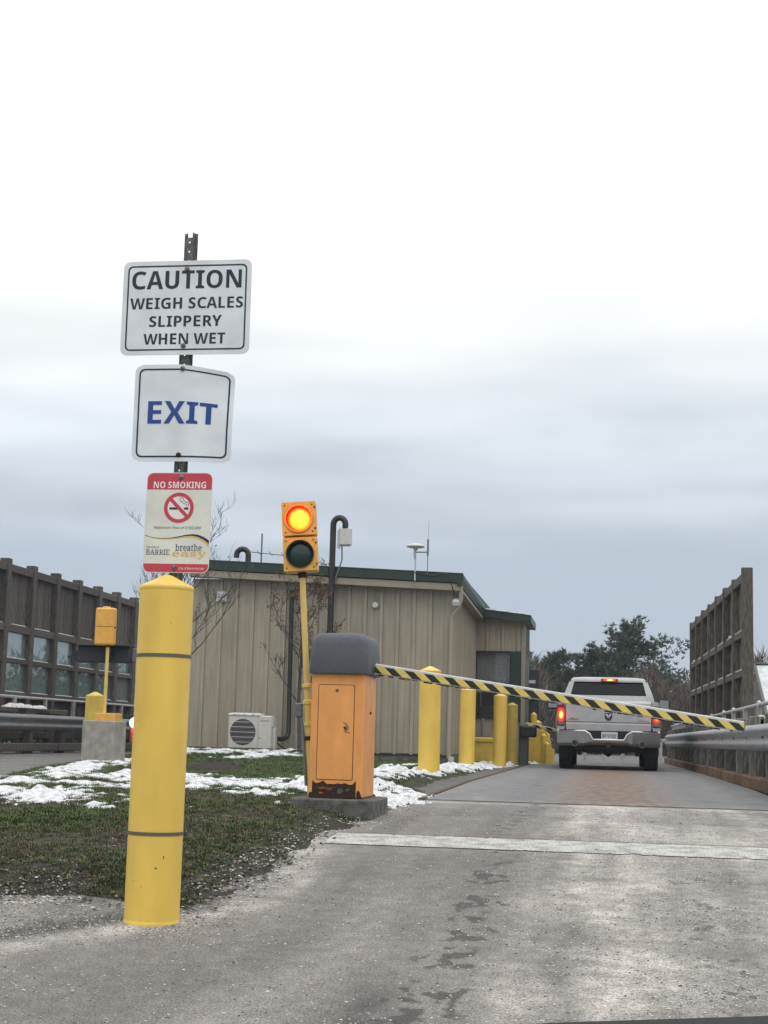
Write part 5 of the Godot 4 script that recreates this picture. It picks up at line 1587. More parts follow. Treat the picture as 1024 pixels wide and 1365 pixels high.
func build_right_side() -> void:
	# rusty timber curb
	var t := thing("timber_curb", "row of rust brown timber curb blocks along the right edge of the deck", "curb", Vector3(1.8, 0.59, -28))
	var Z := 14.2
	var k := 0
	while Z < 43.0:
		var ln := rng.randf_range(0.85, 1.25)
		var x := xr(Z + ln / 2)
		var b := obj("block", Sh.new().box(Vector3.ZERO, Vector3(0.16 + rng.randf_range(-0.01, 0.012), 0.17 + rng.randf_range(-0.012, 0.012), ln - 0.025), 0.018), M["curb%d" % (k % 3)], t)
		b.position = Vector3(x + 0.09, 0.59 + 0.07, -Z - ln / 2) - t.position
		b.rotation.y = 0.006 + rng.randf_range(-0.006, 0.006)
		Z += ln
		k += 1
	# upright planks below the rail
	var p := thing("plank_wall", "grey green upright plank wall under the right guard rail", "wall", Vector3(2.0, 0.59, -28))
	Z = 14.2
	k = 0
	while Z < 43.0:
		var w := rng.randf_range(0.19, 0.24)
		var b := obj("plank", Sh.new().box(Vector3.ZERO, Vector3(0.04, 0.78, w - 0.012), 0.004), M["plank%d" % (rng.randi() % 3)], p)
		b.position = Vector3(xr(Z) + 0.24 + rng.randf_range(-0.008, 0.008), 0.59 + 0.36, -Z - w / 2) - p.position
		Z += w
		k += 1
	# guard rail
	var g := thing("guard_rail", "galvanised corrugated guard rail along the right of the weigh scale", "guard rail", Vector3(1.75, 0.59, -28))
	var pts := []
	Z = 13.6
	while Z < 43.2:
		pts.append(Vector3(xr(Z) + 0.02 + 0.008 * sin(Z * 2.1), 0, -Z))
		Z += 0.9
	var rl := obj("rail", wbeam(pts, 1.21, -1.0), M.galvanised, g)
	rl.position = -g.position
	Z = 14.3
	while Z < 43.0:
		var q := obj("post", Sh.new().box(Vector3.ZERO, Vector3(0.18, 0.95, 0.15), 0.01), M["plank%d" % (rng.randi() % 3)], g)
		q.position = Vector3(xr(Z) + 0.13, 0.59 + 0.42, -Z) - g.position
		var bo := obj("splice_bolt", Sh.new().box(Vector3.ZERO, Vector3(0.02, 0.03, 0.04), 0.005), M.ink_grey, g)
		bo.position = Vector3(xr(Z) - 0.0, 1.21, -Z) - g.position
		Z += 1.9
	# timber blocks standing above the rail, some with snow
	var hr := thing("hand_rail", "pale grey pipe hand rail behind the right guard rail", "hand rail", Vector3(2.1, 0.59, -33))
	obj("top_rail", Sh.new().tube([Vector3(0.02, 1.09, 19.0), Vector3(-0.02, 1.09, -17.0)], 0.03, 8), M.hand_rail, hr)
	var sn := Sh.new()
	Z = 15.4
	k = 0
	while Z < 50.0:
		var o := obj("post", Sh.new().box(Vector3.ZERO, Vector3(0.06, 0.62, 0.13), 0.006), M.hand_rail, hr)
		o.position = Vector3(0.0, 0.77, 33.0 - Z)
		if Z < 43.0:
			var bl := obj("timber_block", Sh.new().box(Vector3.ZERO, Vector3(0.26, 0.14, 0.75), 0.012), M["plank%d" % (rng.randi() % 3)], hr)
			bl.position = Vector3(-0.05, 0.8, 33.0 - Z - 0.6)
			var cx := 2.05
			if k % 2 == 0:
				sn.lathe([Vector2(0.11, 0), Vector2(0.1, 0.05), Vector2(0.05, 0.09), Vector2(0, 0.1)], 10, Transform3D(Basis().scaled(Vector3(0.6, 0.6, 0.9)), Vector3(cx - 0.02, 1.46, -Z - 0.5 - 0.3 * (k % 3))), true)
				sn.box(Vector3(cx, 1.47, -Z - 0.7), Vector3(0.2, 0.03, 0.35), 0.012)
		if k % 3 != 1:
			sn.lathe([Vector2(0.03, 0), Vector2(0.034, 0.015), Vector2(0.015, 0.035), Vector2(0, 0.04)], 9, Transform3D(Basis(), Vector3(2.1, 1.7, -Z)), true)
		Z += 2.15 if Z < 28.0 else 1.6
		k += 1
	struct("rail_snow", sn.mesh(), M.snow, "small lumps of snow on the right hand rail and its blocks", "stuff")
	# crumbs of snow along the far curb
	# tall screen
	var f := thing("screen_fence", "tall brown wooden screen fence with snow on its rails, on the right", "fence", Vector3(2.5, 0.59, -35))
	var fx := func(z: float) -> float:
		return 2.545 - 0.0205 * (z - 28.5)
	var fo := -f.position
	var yaw := Basis(Vector3.UP, 0.0205)
	for i in 8:
		var zz := 28.5 + 1.815 * i
		var o := obj("post", Sh.new().box(Vector3.ZERO, Vector3(0.2 if i == 0 else 0.15, 4.0, 0.15), 0.012), M["fence%d" % ((i + 1) % 3)], f)
		o.position = Vector3(fx.call(zz) - (0.0 if i == 0 else 0.02), 0.59 + 1.75 - (0.0 if i == 0 else 0.03), -zz) + fo
		if i == 7:
			break
		for q in [[4.18, 0.16], [3.15, 0.12], [2.43, 0.12], [1.35, 0.14]]:
			var r := obj("rail", Sh.new().box(Vector3.ZERO, Vector3(0.1, q[1], 1.66), 0.008), M["fence%d" % ((i * 2 + 1) % 3)], f)
			r.position = Vector3(fx.call(zz + 0.9) - 0.02, q[0], -zz - 0.91) + fo
			r.rotation.y = 0.0205
		for j in 11:
			var zb := zz + 0.1 + (j + 0.5) * 0.15
			var bd := obj("board", Sh.new().box(Vector3.ZERO, Vector3(0.025, 3.62, 0.144), 0.003), M["fence_board%d" % (rng.randi() % 3)], f)
			bd.position = Vector3(fx.call(zb) + 0.06 + rng.randf_range(-0.006, 0.006), 0.59 + 1.83, -zb) + fo
			bd.rotation.y = 0.0205
	var fs := Sh.new()
	for i in 7:
		for q in [[3.22, 0.55], [2.5, 0.35]]:
			var zz: float = 28.5 + 1.815 * i
			fs.box(Vector3(fx.call(zz + 0.9) - 0.03, q[0], -zz - 0.9), Vector3(0.09, 0.035, 1.5 * rng.randf_range(0.6, 1.0)), 0.014, yaw)
			if q[0] > 3.0:
				var lz := rng.randf_range(0.4, 1.5); var lsz := rng.randf_range(0.25, 0.8)
				fs.lathe([Vector2(0.06, 0), Vector2(0.066, 0.04), Vector2(0.04, 0.09), Vector2(0, 0.11)], 9, Transform3D(Basis().scaled(Vector3(lsz, lsz, lsz)), Vector3(fx.call(zz + lz) - 0.02, q[0], -zz - lz)), true)
	for i in 8:
		if i % 3 != 1:
			fs.box(Vector3(fx.call(28.5 + 1.815 * i) - 0.02, 4.33, -28.5 - 1.815 * i), Vector3(0.14, 0.03, 0.13), 0.012)
	struct("fence_snow", fs.mesh(), M.snow, "snow lying on the rails of the right screen fence", "stuff")
	# shed with a pale metal roof beyond
	var b := thing("metal_roof_shed", "shed with pale metal roof and green edge beyond the right fence", "shed", Vector3(8.5, 0.59, -56))
	var pale := mat("pale_roof", Color(0.62, 0.66, 0.66), 0.5, 0.1, "blotch", v3(0.3))
	var rfp := Sh.new()
	var rx := [Vector3(-2.95, 3.55, -3.0), Vector3(9.0, 3.55, -3.0), Vector3(9.0, 1.25, 2.0), Vector3(-2.95, 1.25, 2.0)]
	var lowered := []
	for q in rx:
		lowered.append(q - Vector3(0, 0.08, 0))
	rfp.loft([lowered, rx], false)
	obj("roof", rfp, pale, b)
	obj("roof_edge", Sh.new().tube([Vector3(-2.97, 3.55, -3.02), Vector3(-2.97, 1.22, 2.05)], 0.06, 6), M.green_trim, b)
	obj("ridge", Sh.new().tube([Vector3(-2.97, 3.58, -3.02), Vector3(9.0, 3.58, -3.02)], 0.06, 6), M.green_trim, b)
	obj("wall", Sh.new().prism(PackedVector2Array([Vector2(-1.9, 0), Vector2(7.0, 0), Vector2(7.0, 1.3), Vector2(3.0, 3.45), Vector2(-1.9, 1.25)]), 0.1, Transform3D(Basis(Vector3.UP, PI / 2), Vector3(-2.85, 0, 0))), M.fence2, b)
	obj("wall", Sh.new().box(Vector3(3.0, 0.6, 1.9), Vector3(11.8, 1.25, 0.1)), M.fence2, b)

func build_left_side() -> void:
	var f := thing("screen_fence", "tall grey wooden screen fence with glazed openings along the left lane", "fence", Vector3(-12.2, 0.59, -35.7))
	var fo := -f.position
	var X := -12.2
	for i in 11:
		var zz := 26.95 + 1.45 * i
		var o := obj("post", Sh.new().box(Vector3.ZERO, Vector3(0.2, 3.98, 0.2), 0.014), M["wood%d" % (rng.randi() % 3)], f)
		o.position = Vector3(X, 0.59 + 1.96, -zz) + fo
		if i == 10:
			break
		var mz := zz + 0.725
		for q in [[4.36, 0.16, 0.1], [3.13, 0.15, 0.12], [2.47, 0.1, 0.12], [1.77, 0.12, 0.12], [0.95, 0.14, 0.12]]:
			var r := obj("rail", Sh.new().box(Vector3.ZERO, Vector3(q[2], q[1], 1.25), 0.008), M["wood%d" % (rng.randi() % 3)], f)
			r.position = Vector3(X + 0.02, q[0], -mz) + fo
		for j in 8:
			for q in [[3.72, 1.2], [1.33, 0.86]]:
				var bd := obj("board", Sh.new().box(Vector3.ZERO, Vector3(0.025, q[1], 0.15), 0.003), M["wood%d" % (rng.randi() % 3)], f)
				bd.position = Vector3(X - 0.05 + rng.randf_range(-0.006, 0.006), q[0], -(zz + 0.1 + (j + 0.5) * 0.156)) + fo
		for q in [[2.79, 0.56], [2.12, 0.6]]:
			var pn := obj("pane", Sh.new().box(Vector3.ZERO, Vector3(0.008, q[1], 1.26)), M.pane, f)
			pn.position = Vector3(X - 0.02, q[0], -mz) + fo
	var fs := Sh.new()
	for i in 10:
		for y in [3.215, 2.525, 1.835]:
			fs.box(Vector3(X + 0.04, y, -(27.675 + 1.45 * i) + rng.randf_range(-0.1, 0.1)), Vector3(0.06, 0.022, rng.randf_range(0.7, 1.15)), 0.01)
	struct("fence_snow", fs.mesh(), M.snow, "thin snow lying on the rails of the left screen fence", "stuff")
	# guard rail and hand rail before it
	var g := thing("guard_rail", "old grey corrugated guard rail on timber posts along the left lane", "guard rail", Vector3(-11.5, 0.59, -34))
	var pts := []
	var Z := 24.0
	while Z < 44.0:
		pts.append(Vector3(-11.5 + 0.015 * sin(Z * 1.7), 0, -Z))
		Z += 1.0
	var rl := obj("rail", wbeam(pts, 1.22, 1.0), M.galvanised_old, g)
	rl.position = -g.position
	Z = 24.5
	while Z < 43.0:
		var q := obj("post", Sh.new().box(Vector3(0, 0.38, 0), Vector3(0.18, 0.86, 0.2), 0.012), M["wood%d" % (rng.randi() % 3)], g)
		q.position = Vector3(-0.1, 0, 34.0 - Z)
		Z += 1.85
	for i in 5:
		var q := obj("kick_board", Sh.new().box(Vector3(0, 0.13, 0), Vector3(0.14, 0.16, 3.6), 0.015), M["wood%d" % (i % 3)], g)
		q.position = Vector3(0.02, 0, 8.2 - 3.7 * i)
	var h := thing("hand_rail", "grey pipe hand rail above the left guard rail", "hand rail", Vector3(-11.85, 0.59, -34))
	obj("top_rail", Sh.new().tube([Vector3(0, 1.13, 10), Vector3(0, 1.13, -9)], 0.03, 8), M.hand_rail, h)
	Z = 24.6
	k_posts(h, Z)
	# timber shelf with a lump of snow
	for i in 5:
		var q := obj("timber_block", Sh.new().box(Vector3(0, 0.86, 0), Vector3(0.3, 0.1, 1.1), 0.012), M["wood%d" % (i % 3)], h)
		q.position = Vector3(0.1, 0, 34.0 - 26.0 - 2.9 * i)
	var s2 := Sh.new()
	for i in 9:
		s2.lathe([Vector2(0.13, 0), Vector2(0.12, 0.04), Vector2(0.06, 0.08), Vector2(0, 0.09)], 9, Transform3D(Basis().scaled(Vector3(1, rng.randf_range(0.5, 1.2), rng.randf_range(0.8, 1.7))), Vector3(-11.72, 1.5, -30.9 + 0.22 * i - rng.randf() * 0.1)), true)
	struct("rail_snow", s2.mesh(), M.snow, "lump of snow on a timber behind the left guard rail", "stuff")
	# concrete block with the second signal seen from behind
	var cb := obj("concrete_block", Sh.new().box(Vector3(0, 0.3, 0.12), Vector3(0.48, 0.68, 0.5), 0.015), M.concrete_stained)
	cb.position = Vector3(-6.96, 0.59, -21.05)
	tag(cb, "grey stained concrete block carrying the left signal pole", "concrete block")
	var t := thing("traffic_light", "yellow traffic light seen from behind on the left concrete block", "traffic light", Vector3(-6.98, 1.23, -20.95))
	obj("foot", Sh.new().box(Vector3(0.06, 0.05, 0), Vector3(0.3, 0.11, 0.3), 0.008), M.signal_yellow, t)
	obj("pole", Sh.new().lathe([Vector2(0.024, 0.08), Vector2(0.024, 1.08)], 14), M.pole_yellow, t)
	obj("neck", Sh.new().lathe([Vector2(0.045, 1.03), Vector2(0.035, 1.07)], 14), M.rust, t)
	obj("housing", Sh.new().box(Vector3(-0.045, 1.322, 0.0), Vector3(0.275, 0.53, 0.16), 0.022), M.signal_yellow, t)
	obj("seam", Sh.new().box(Vector3(-0.045, 1.32, 0.0785), Vector3(0.262, 0.006, 0.006)), M.rust, t)
	obj("cap", Sh.new().lathe([Vector2(0.06, 1.59), Vector2(0.05, 1.605), Vector2(0, 1.61)], 14, Transform3D(Basis(), Vector3(-0.045, 0, 0))), M.signal_yellow, t)
	obj("latch", Sh.new().box(Vector3(0.098, 1.31, 0.02), Vector3(0.015, 0.03, 0.03), 0.003), M.rust, t)
	var sb := thing("display_board", "long black display board behind the left traffic light pole", "display board", Vector3(-7.0, 2.07, -21.1))
	obj("casing", Sh.new().box(Vector3(-0.1, 0.1, -0.14), Vector3(0.77, 0.235, 0.2), 0.012), M.ink, sb)
	obj("hood", Sh.new().box(Vector3(-0.1, 0.222, -0.1), Vector3(0.79, 0.015, 0.3), 0.003), M.black, sb)
	obj("side_screen", Sh.new().box(Vector3(0.36, 0.1, -0.2), Vector3(0.2, 0.2, 0.06), 0.01), M.ink_grey, sb)
	obj("bracket", Sh.new().box(Vector3(0.01, 0.1, -0.02), Vector3(0.07, 0.14, 0.2), 0.008), M.black, sb)
	obj("arrow_flap", Sh.new().prism(PackedVector2Array([Vector2(-0.49, 0.18), Vector2(-0.49, -0.02), Vector2(-0.68, 0.05)]), 0.02, Transform3D(Basis(), Vector3(0, 0, -0.16))), M.black, sb)
	bollard("short yellow bollard behind the left concrete block", -7.45, 21.9, 0.135, 1.655, "", "yellow_far")
	# orange panel glimpsed through the far panes
	var op := thing("orange_panel", "dull orange panel seen through the left fence's last panes", "panel", Vector3(-13.2, 0.59, -40.6))
	obj("sheet", Sh.new().box(Vector3(0, 1.35, 0), Vector3(0.8, 1.5, 0.06), 0.01), mat("faded_orange", Color(0.3, 0.1, 0.05), 0.7, 0.0, "dirt", v3(1.0)), op)
	obj("leg", Sh.new().box(Vector3(-0.3, 0.3, 0), Vector3(0.06, 0.62, 0.05)).box(Vector3(0.3, 0.3, 0), Vector3(0.06, 0.62, 0.05)), M.ink_grey, op)

func k_posts(h: Node3D, z0: float) -> void:
	var Z := z0
	while Z < 43.0:
		var q := obj("post", Sh.new().box(Vector3(0, 0.85, 0), Vector3(0.07, 0.56, 0.09), 0.006), M.hand_rail, h)
		q.position = Vector3(0, 0, 34.0 - Z)
		Z += 1.75

# ---------------------------------------------------------------- trees
func bare_tree(called: String, label: String, at: Vector3, hh: float, lean: Vector3, sd: int, leaves: int, spread: float, first: float) -> void:
	var r := RandomNumberGenerator.new()
	r.seed = sd
	var t := thing(called, label, "tree", at)
	var trunk := Sh.new()
	var twigs := Sh.new()
	var tips := []
	var tp := []
	for k in 8:
		var f := k / 7.0
		tp.append(Vector3(lean.x * f + 0.03 * sin(f * 7.0 + sd), hh * 0.72 * f, lean.z * f + 0.03 * cos(f * 5.0 + sd)))
	var tr := []
	for k in 8:
		tr.append(lerpf(0.042, 0.014, k / 7.0))
	trunk.tube(tp, tr, 8)
	obj("trunk", trunk, M.bark, t)
	var stack := []
	var n := 14
	for k in n:
		var f := lerpf(first, 1.0, float(k) / (n - 1))
		var fi := f * 7.0
		var i0 := mini(int(fi), 6)
		var p: Vector3 = tp[i0].lerp(tp[i0 + 1], fi - i0)
		var a := k * 2.4 + r.randf() * 0.7
		var up := lerpf(0.75, 1.5, f)
		var d := Vector3(cos(a), up, sin(a)).normalized()
		stack.append([p, d, spread * lerpf(1.0, 0.62, f) * r.randf_range(0.8, 1.15), lerpf(0.016, 0.011, f), 0])
	while stack.size():
		var b: Array = stack.pop_back()
		var p: Vector3 = b[0]; var d: Vector3 = b[1]; var ln: float = b[2]; var rad: float = b[3]; var lev: int = b[4]
		var pts := [p]; var rr := [rad]
		var steps := 4
		for k in steps:
			d = (d + Vector3(r.randf_range(-0.22, 0.22), r.randf_range(-0.06, 0.22), r.randf_range(-0.22, 0.22))).normalized()
			p += d * ln / steps
			pts.append(p)
			rr.append(rad * (1.0 - 0.72 * (k + 1) / steps))
		twigs.tube(pts, rr, 5 if lev == 0 else 3, false)
		if lev < 3:
			var m: int = [4, 4, 4][lev]
			for k in m:
				var f := r.randf_range(0.3, 1.0)
				var i0 := mini(int(f * steps), steps - 1)
				var q: Vector3 = pts[i0].lerp(pts[i0 + 1], f * steps - i0)
				var sd2 := (d + Vector3(r.randf_range(-1, 1), r.randf_range(-0.3, 0.8), r.randf_range(-1, 1)) * 0.95).normalized()
				stack.append([q, sd2, ln * r.randf_range(0.38, 0.62), maxf(rad * 0.5, 0.0038), lev + 1])
		else:
			tips.append(p)
	obj("branches", twigs, M.bark, t)
	if leaves:
		var lf := Sh.new()
		for k in leaves:
			var p: Vector3 = tips[r.randi() % tips.size()]
			if p.y < hh * 0.6 and r.randf() < 0.8:
				continue
			p += Vector3(r.randf_range(-1, 1), r.randf_range(-1, 0.4), r.randf_range(-1, 1)) * 0.07
			var a := Vector3(r.randf_range(-1, 1), r.randf_range(-1, 0.3), r.randf_range(-1, 1)).normalized() * 0.045
			var c := a.cross(Vector3(r.randf_range(-1, 1), r.randf_range(-1, 1), r.randf_range(-1, 1))).normalized() * 0.014
			var col := Color(0.12, 0.05, 0.025) * r.randf_range(0.6, 1.4)
			lf.st.set_color(col)
			lf.tri(p, p + a * 0.5 + c, p + a)
			lf.tri(p, p + a, p + a * 0.5 - c)
		var lo := obj("leaves", lf, M.foliage, t)
		lo.set_meta("kind", "stuff")

# white pine: whorls of long limbs carrying flat plates of needle tufts
func pine(label: String, at: Vector3, hh: float, spread: float, sd: int, low: float, side: float, group: String, dark := 1.0) -> void:
	var r := RandomNumberGenerator.new()
	r.seed = sd
	var t := thing("pine_tree", label, "tree", at, group)
	var wood := Sh.new()
	var cr := Sh.new()
	var tp := []; var rr := []
	for k in 9:
		var f := k / 8.0
		tp.append(Vector3(0.12 * sin(f * 5.0 + sd), hh * f, 0.12 * cos(f * 4.0 + sd)))
		rr.append(lerpf(hh * 0.022, 0.02, f))
	wood.tube(tp, rr, 8)
	var y := low * hh
	while y < hh * 0.985:
		var f := (y / hh - low) / (1.0 - low)
		var prof := pow(1.0 - f, 0.5) * (0.45 + 0.55 * minf(1.0, f * 3.0 + 0.3)) + 0.1
		for k in r.randi_range(2, 4):
			var a := r.randf() * TAU
			var reach := spread * prof * r.randf_range(0.5, 1.15)
			if cos(a) > 0.2:
				reach *= 1.0 + side * cos(a) * (1.0 - f)
			elif cos(a) < -0.2:
				reach *= 1.0 + 0.3 * side * cos(a)
			var d := Vector3(cos(a), r.randf_range(0.05, 0.5) + 0.5 * f, sin(a)).normalized()
			var p := Vector3(0.12 * sin(y / hh * 5.0 + sd), y, 0.12 * cos(y / hh * 4.0 + sd))
			var pts := [p]; var rad := [0.014 * hh * 0.5 * (1.0 - 0.6 * f)]
			var steps := 5
			for s in steps:
				d = (d + Vector3(r.randf_range(-0.13, 0.13), r.randf_range(-0.04, 0.13), r.randf_range(-0.13, 0.13))).normalized()
				p += d * reach / steps
				pts.append(p)
				rad.append(rad[0] * (1.0 - 0.9 * (s + 1) / steps))
			wood.tube(pts, rad, 4, false)
			var nt := int(6 + reach * 17.0)
			for q in nt:
				var g := r.randf_range(0.28, 1.02) if f < 0.85 else r.randf_range(0.0, 1.0)
				var i0 := mini(int(g * steps), steps - 1)
				var c: Vector3 = pts[i0].lerp(pts[i0 + 1], clampf(g * steps - i0, 0.0, 1.0))
				var w := reach * 0.24 * (1.15 - g * 0.5)
				c += Vector3(r.randf_range(-1, 1) * w, r.randf_range(-0.3, 0.8) * 0.16, r.randf_range(-1, 1) * w)
				var tone := r.randf_range(0.55, 1.25) * dark
				for b in 9:
					var out := (d * 0.5 + Vector3(r.randf_range(-1, 1), r.randf_range(-0.35, 1.1), r.randf_range(-1, 1))).normalized()
					var ln := r.randf_range(0.14, 0.3)
					var side_v := out.cross(Vector3(r.randf_range(-1, 1), r.randf_range(-1, 1), r.randf_range(-1, 1))).normalized() * r.randf_range(0.022, 0.04)
					var m := tone * r.randf_range(0.8, 1.2)
					cr.st.set_color(Color(0.058 * m, 0.084 * m, 0.05 * m))
					cr.tri(c - side_v, c + out * ln, c + side_v)
		y += hh * r.randf_range(0.025, 0.045)
	obj("trunk", wood, M.bark_pine, t)
	obj("crown", cr, M.foliage, t)

func build_far() -> void:
	pine("tallest white pine with an open rounded crown beyond the truck", Vector3(1.05, 0.4, -80), 6.6, 3.1, 21, 0.22, 0.55, "pines beyond the scale")
	pine("medium pine directly left of the tallest pine", Vector3(-0.9, 0.4, -82), 5.3, 2.5, 22, 0.2, 0.2, "pines beyond the scale", 0.9)
	pine("bushy pine between the booth and the medium pine", Vector3(-2.6, 0.4, -79), 4.9, 2.5, 23, 0.12, 0.0, "pines beyond the scale", 0.85)
	pine("slender pine close to the booth roof corner", Vector3(-4.3, 0.4, -84), 5.5, 1.2, 24, 0.2, 0.0, "pines beyond the scale")
	pine("lower pine right of the tallest pine", Vector3(2.5, 0.4, -83), 4.3, 2.4, 25, 0.1, 0.5, "pines beyond the scale", 0.9)
	pine("small dark pine behind the truck's cab", Vector3(0.2, 0.4, -76), 4.2, 1.8, 26, 0.08, 0.0, "pines beyond the scale", 0.75)
	pine("small pine at the left of the truck's cab", Vector3(-1.9, 0.4, -75), 3.9, 1.5, 27, 0.08, 0.0, "pines beyond the scale", 0.75)
	pine("rightmost low pine, nearest the tall screen fence", Vector3(4.3, 0.4, -82), 3.4, 1.8, 28, 0.06, 0.0, "pines beyond the scale", 0.8)
	# leafless undergrowth
	var br := Sh.new()
	var r := RandomNumberGenerator.new()
	r.seed = 77
	for k in 21000:
		var x := r.randf_range(-9.0, 8.5)
		var z := -r.randf_range(66.0, 76.0)
		var top := 3.4 + 0.9 * sin(x * 1.3) + 0.5 * sin(x * 3.7 + 1.0) + (0.7 if x > 2.0 else 0.0) - 0.5 * smoothstep(-3.0, 1.0, x) * smoothstep(3.5, 1.0, x)
		var h0 := top * pow(r.randf(), 0.8) * 0.9
		var p := Vector3(x, 0.45 + h0, z)
		var d := Vector3(r.randf_range(-0.6, 0.6), r.randf_range(0.3, 1.0), r.randf_range(-0.6, 0.6)).normalized()
		var ln := r.randf_range(0.35, 0.95)
		var w := d.cross(Vector3(r.randf_range(-1, 1), 0.2, r.randf_range(-1, 1))).normalized() * r.randf_range(0.012, 0.035)
		var m := r.randf_range(0.6, 1.3)
		br.st.set_color(Color(0.11, 0.075, 0.064) * m if r.randf() < 0.75 else Color(0.045, 0.05, 0.03) * m)
		br.tri(p - w, p + d * ln, p + w)
	for k in 1500:
		var x := r.randf_range(-9.0, 8.5)
		var z := -r.randf_range(72.0, 78.0)
		var m := r.randf_range(0.5, 0.9)
		br.st.set_color(Color(0.05, 0.04, 0.034) * m)
		var p := Vector3(x, 0.4, z)
		var hh := r.randf_range(1.2, 3.2)
		br.tri(p - Vector3(0.05, 0, 0), p + Vector3(r.randf_range(-0.5, 0.5), hh, r.randf_range(-0.5, 0.5)), p + Vector3(0.05, 0, 0))
	for k in 4500:
		var x := r.randf_range(-10.0, 9.0)
		var z := -r.randf_range(76.0, 79.0)
		var p := Vector3(x, 0.4 + r.randf() * 2.6, z)
		var d := Vector3(r.randf_range(-1, 1), r.randf_range(-0.5, 1), r.randf_range(-0.4, 0.4)).normalized() * r.randf_range(0.25, 0.5)
		var w := Vector3(-d.y, d.x, 0) * 0.5
		br.st.set_color(Color(0.055, 0.042, 0.036) * r.randf_range(0.6, 1.3))
		br.tri(p - w, p + d, p + w)
	struct("undergrowth", br.mesh(), M.foliage, "leafless reddish brown undergrowth beyond the weigh scale", "stuff")
	# far wood that closes the horizon, and dark cedars beyond the left fence
	var fw := Sh.new()
	for k in 26000:
		var left := k < 12000
		var x := r.randf_range(-75.0, -17.0) if left else r.randf_range(-120.0, 120.0)
		var z := -(r.randf_range(62.0, 74.0) + maxf(0.0, (-x - 30.0)) * -0.35) if left else -r.randf_range(128.0, 140.0)
		var top := (3.3 + 0.7 * sin(x * 0.7) + 0.5 * sin(x * 1.9)) if left else 4.2 + 0.9 * sin(x * 0.21) + 0.6 * sin(x * 0.83)
		var p := Vector3(x, 0.3 + top * pow(r.randf(), 0.75), z)
		var sz := 0.55 if left else 0.9
		var d := Vector3(r.randf_range(-0.8, 0.8), r.randf_range(0.1, 1.0), r.randf_range(-0.8, 0.8)).normalized() * r.randf_range(0.5, 1.0) * sz
		var w := d.cross(Vector3(r.randf_range(-1, 1), 0.2, r.randf_range(-1, 1))).normalized() * r.randf_range(0.1, 0.25) * sz
		var m := r.randf_range(0.55, 1.3)
		fw.st.set_color(Color(0.032, 0.043, 0.03) * m if left else Color(0.05, 0.047, 0.038) * m)
		fw.tri(p - w, p + d, p + w)
	struct("far_wood", fw.mesh(), M.foliage, "low distant wood along the horizon", "stuff")
	var hd := Sh.new()
	for k in 12000:
		var z := -r.randf_range(22.0, 58.0)
		var x := -r.randf_range(15.2, 16.8)
		var top := 1.62 + 0.12 * sin(z * 1.1) + 0.1 * sin(z * 3.3)
		var p := Vector3(x, 0.55 + top * pow(r.randf(), 0.8), z)
		var d := Vector3(r.randf_range(-1, 1), r.randf_range(-0.3, 1.0), r.randf_range(-1, 1)).normalized() * r.randf_range(0.12, 0.26)
		var w := d.cross(Vector3(r.randf_range(-1, 1), 0.2, r.randf_range(-1, 1))).normalized() * r.randf_range(0.05, 0.09)
		hd.st.set_color(Color(0.03, 0.045, 0.03) * r.randf_range(0.6, 1.3))
		hd.tri(p - w, p + d, p + w)
	struct("hedge", hd.mesh(), M.foliage, "low dark evergreen hedge beyond the left fence, seen through its panes", "stuff")
	# posts and rail across the end of the exit road
	var g := thing("end_rail", "pale post and rail fence glimpsed under the truck", "fence", Vector3(1.0, 0.59, -46))
	for k in 9:
		obj("post", Sh.new().box(Vector3(-1.6 + 0.55 * k, 0.3, 0), Vector3(0.1, 0.66, 0.1), 0.01), M.hand_rail, g)
	obj("rail", Sh.new().box(Vector3(0.6, 0.62, 0.02), Vector3(4.8, 0.1, 0.06), 0.01), M.hand_rail, g)

# ---------------------------------------------------------------- the scene
func sky_texture() -> ImageTexture:
	# an even overcast, blue grey low down and paler with height, with faint long bands of cloud
	var w := 1024; var hh := 512
	var a := FastNoiseLite.new()
	a.seed = 5
	a.frequency = 1.0
	a.fractal_octaves = 5
	var im := Image.create(w, hh, false, Image.FORMAT_RGBF)
	var stops := [[-90.0, 0.36, 0.39, 0.43], [0.0, 0.335, 0.395, 0.47], [4.0, 0.37, 0.435, 0.52], [6.7, 0.48, 0.55, 0.64], [8.6, 0.595, 0.665, 0.745], [11.0, 0.71, 0.775, 0.845], [13.0, 0.825, 0.88, 0.935], [14.8, 0.95, 0.985, 1.0], [17.0, 1.06, 1.07, 1.08], [27.0, 1.25, 1.26, 1.26], [50.0, 1.6, 1.61, 1.61], [90.0, 1.9, 1.9, 1.9]]
	for j in hh:
		var e0 := 90.0 - 180.0 * (j + 0.5) / hh
		for i in w:
			var th := TAU * i / w
			var ce := cos(deg_to_rad(e0))
			var d := Vector3(cos(th) * ce, sin(deg_to_rad(e0)), sin(th) * ce)
			var band := 0.0
			var fine := 0.0
			var e := e0
			if e0 > -2.0:
				band = a.get_noise_3d(d.x * 2.2, d.y * 16.0, d.z * 2.2)
				fine = a.get_noise_3d(d.x * 5.0 + 9.0, d.y * 48.0, d.z * 5.0)
				e += band * 1.8 * smoothstep(0.0, 10.0, e0) + fine * 1.3
			var k := 0
			while k < stops.size() - 2 and e > stops[k + 1][0]:
				k += 1
			var f := clampf((e - stops[k][0]) / (stops[k + 1][0] - stops[k][0]), 0.0, 1.0)
			var c := Color(lerpf(stops[k][1], stops[k + 1][1], f), lerpf(stops[k][2], stops[k + 1][2], f), lerpf(stops[k][3], stops[k + 1][3], f))
			im.set_pixel(i, j, c * (1.0 + (0.17 * band + 0.07 * fine) * smoothstep(17.0, 9.0, e0)))
	return ImageTexture.create_from_image(im)

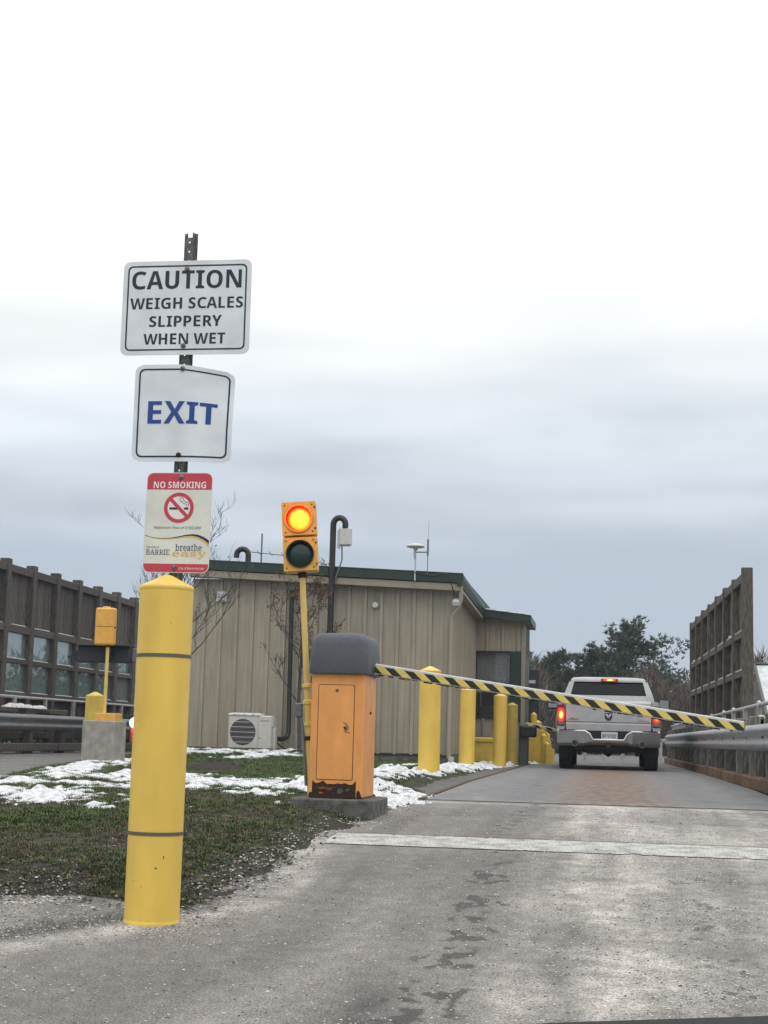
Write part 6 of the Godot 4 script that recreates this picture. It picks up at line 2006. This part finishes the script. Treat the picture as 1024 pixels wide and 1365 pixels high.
func _ready() -> void:
	rng.seed = 4
	nz.seed = 3
	nz.frequency = 0.35
	nz.fractal_octaves = 3
	nzf.seed = 9
	nzf.frequency = 0.3
	var cam := Camera3D.new()
	cam.name = "camera"
	cam.position = Vector3(0, 1.1, 0)
	cam.rotation_degrees = Vector3(8.37, 8.36, 1.5)
	cam.fov = 36.985
	cam.near = 0.05
	cam.far = 2500.0
	cam.current = true
	add_child(cam)
	var sky_mat := PanoramaSkyMaterial.new()
	sky_mat.panorama = sky_texture()
	var sky := Sky.new()
	sky.sky_material = sky_mat
	var env := Environment.new()
	env.background_mode = Environment.BG_SKY
	env.sky = sky
	env.background_energy_multiplier = 1.0
	env.tonemap_mode = Environment.TONE_MAPPER_LINEAR
	env.tonemap_exposure = 1.0
	env.fog_enabled = true
	env.fog_density = 0.0007
	env.fog_light_color = Color(0.86, 0.9, 0.95)
	env.sdfgi_enabled = true
	env.ssao_enabled = true
	env.ssil_enabled = true
	var we := WorldEnvironment.new()
	we.name = "environment"
	we.environment = env
	add_child(we)
	var sun := DirectionalLight3D.new()
	sun.name = "sun"
	sun.light_color = Color(1.0, 0.97, 0.93)
	sun.light_energy = 0.2
	sun.light_angular_distance = 40.0
	sun.shadow_enabled = true
	sun.rotation_degrees = Vector3(-62, 25, 0)
	add_child(sun)
	make_materials()
	build_ground()
	build_house()
	build_right_side()
	build_left_side()
	build_far()
	bare_tree("bare_tree", "small leafless tree rising behind the signs and the nearest bollard", Vector3(-7.0, 0.59, -24.2), 4.1, Vector3(0.1, 0, 0), 31, 40, 1.5, 0.5)
	bare_tree("bare_tree", "thin young tree with a few brown leaves against the tan wall", Vector3(-5.3, 0.66, -26.5), 3.9, Vector3(0.02, 0, 0), 8, 1500, 1.0, 0.3)
	var big := bollard("nearest and largest yellow bollard with two grey straps at the driveway's edge", -2.145, 7.3, 0.132, 1.867, "", "yellow", [0.417, 1.265])
	for q in [[0.35, 0.26, 0.012, 0.007], [-0.5, 0.2, 0.005, 0.004], [0.62, 0.31, 0.006, 0.014], [-0.15, 0.17, 0.004, 0.004], [0.15, 0.7, 0.004, 0.003], [-0.7, 0.95, 0.008, 0.003], [0.5, 1.42, 0.005, 0.004]]:
		var spot := obj("scuff", Sh.new().box(Vector3(0, q[1], 0.1318), Vector3(q[2], q[3], 0.002), 0.0005), M.strap, big)
		spot.rotation.y = q[0]
	build_sign_post()
	build_signs()
	build_gate()
	build_signal()
	bollard("tall yellow bollard standing in snow just right of the orange cabinet", -2.32, 20.5, 0.144, 2.06, "yellow bollards along the scale house", "yellow")
	bollard("second yellow bollard from the cabinet, in front of the house corner", -2.4, 27.0, 0.138, 2.02, "yellow bollards along the scale house", "yellow")
	bollard("third yellow bollard from the cabinet, before the booth window", -2.05, 30.3, 0.133, 2.02, "yellow bollards along the scale house", "yellow")
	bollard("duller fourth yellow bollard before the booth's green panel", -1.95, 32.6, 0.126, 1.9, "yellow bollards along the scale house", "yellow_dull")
	build_booth_side()
	build_truck()
	build_red_car()
	build_own_car()
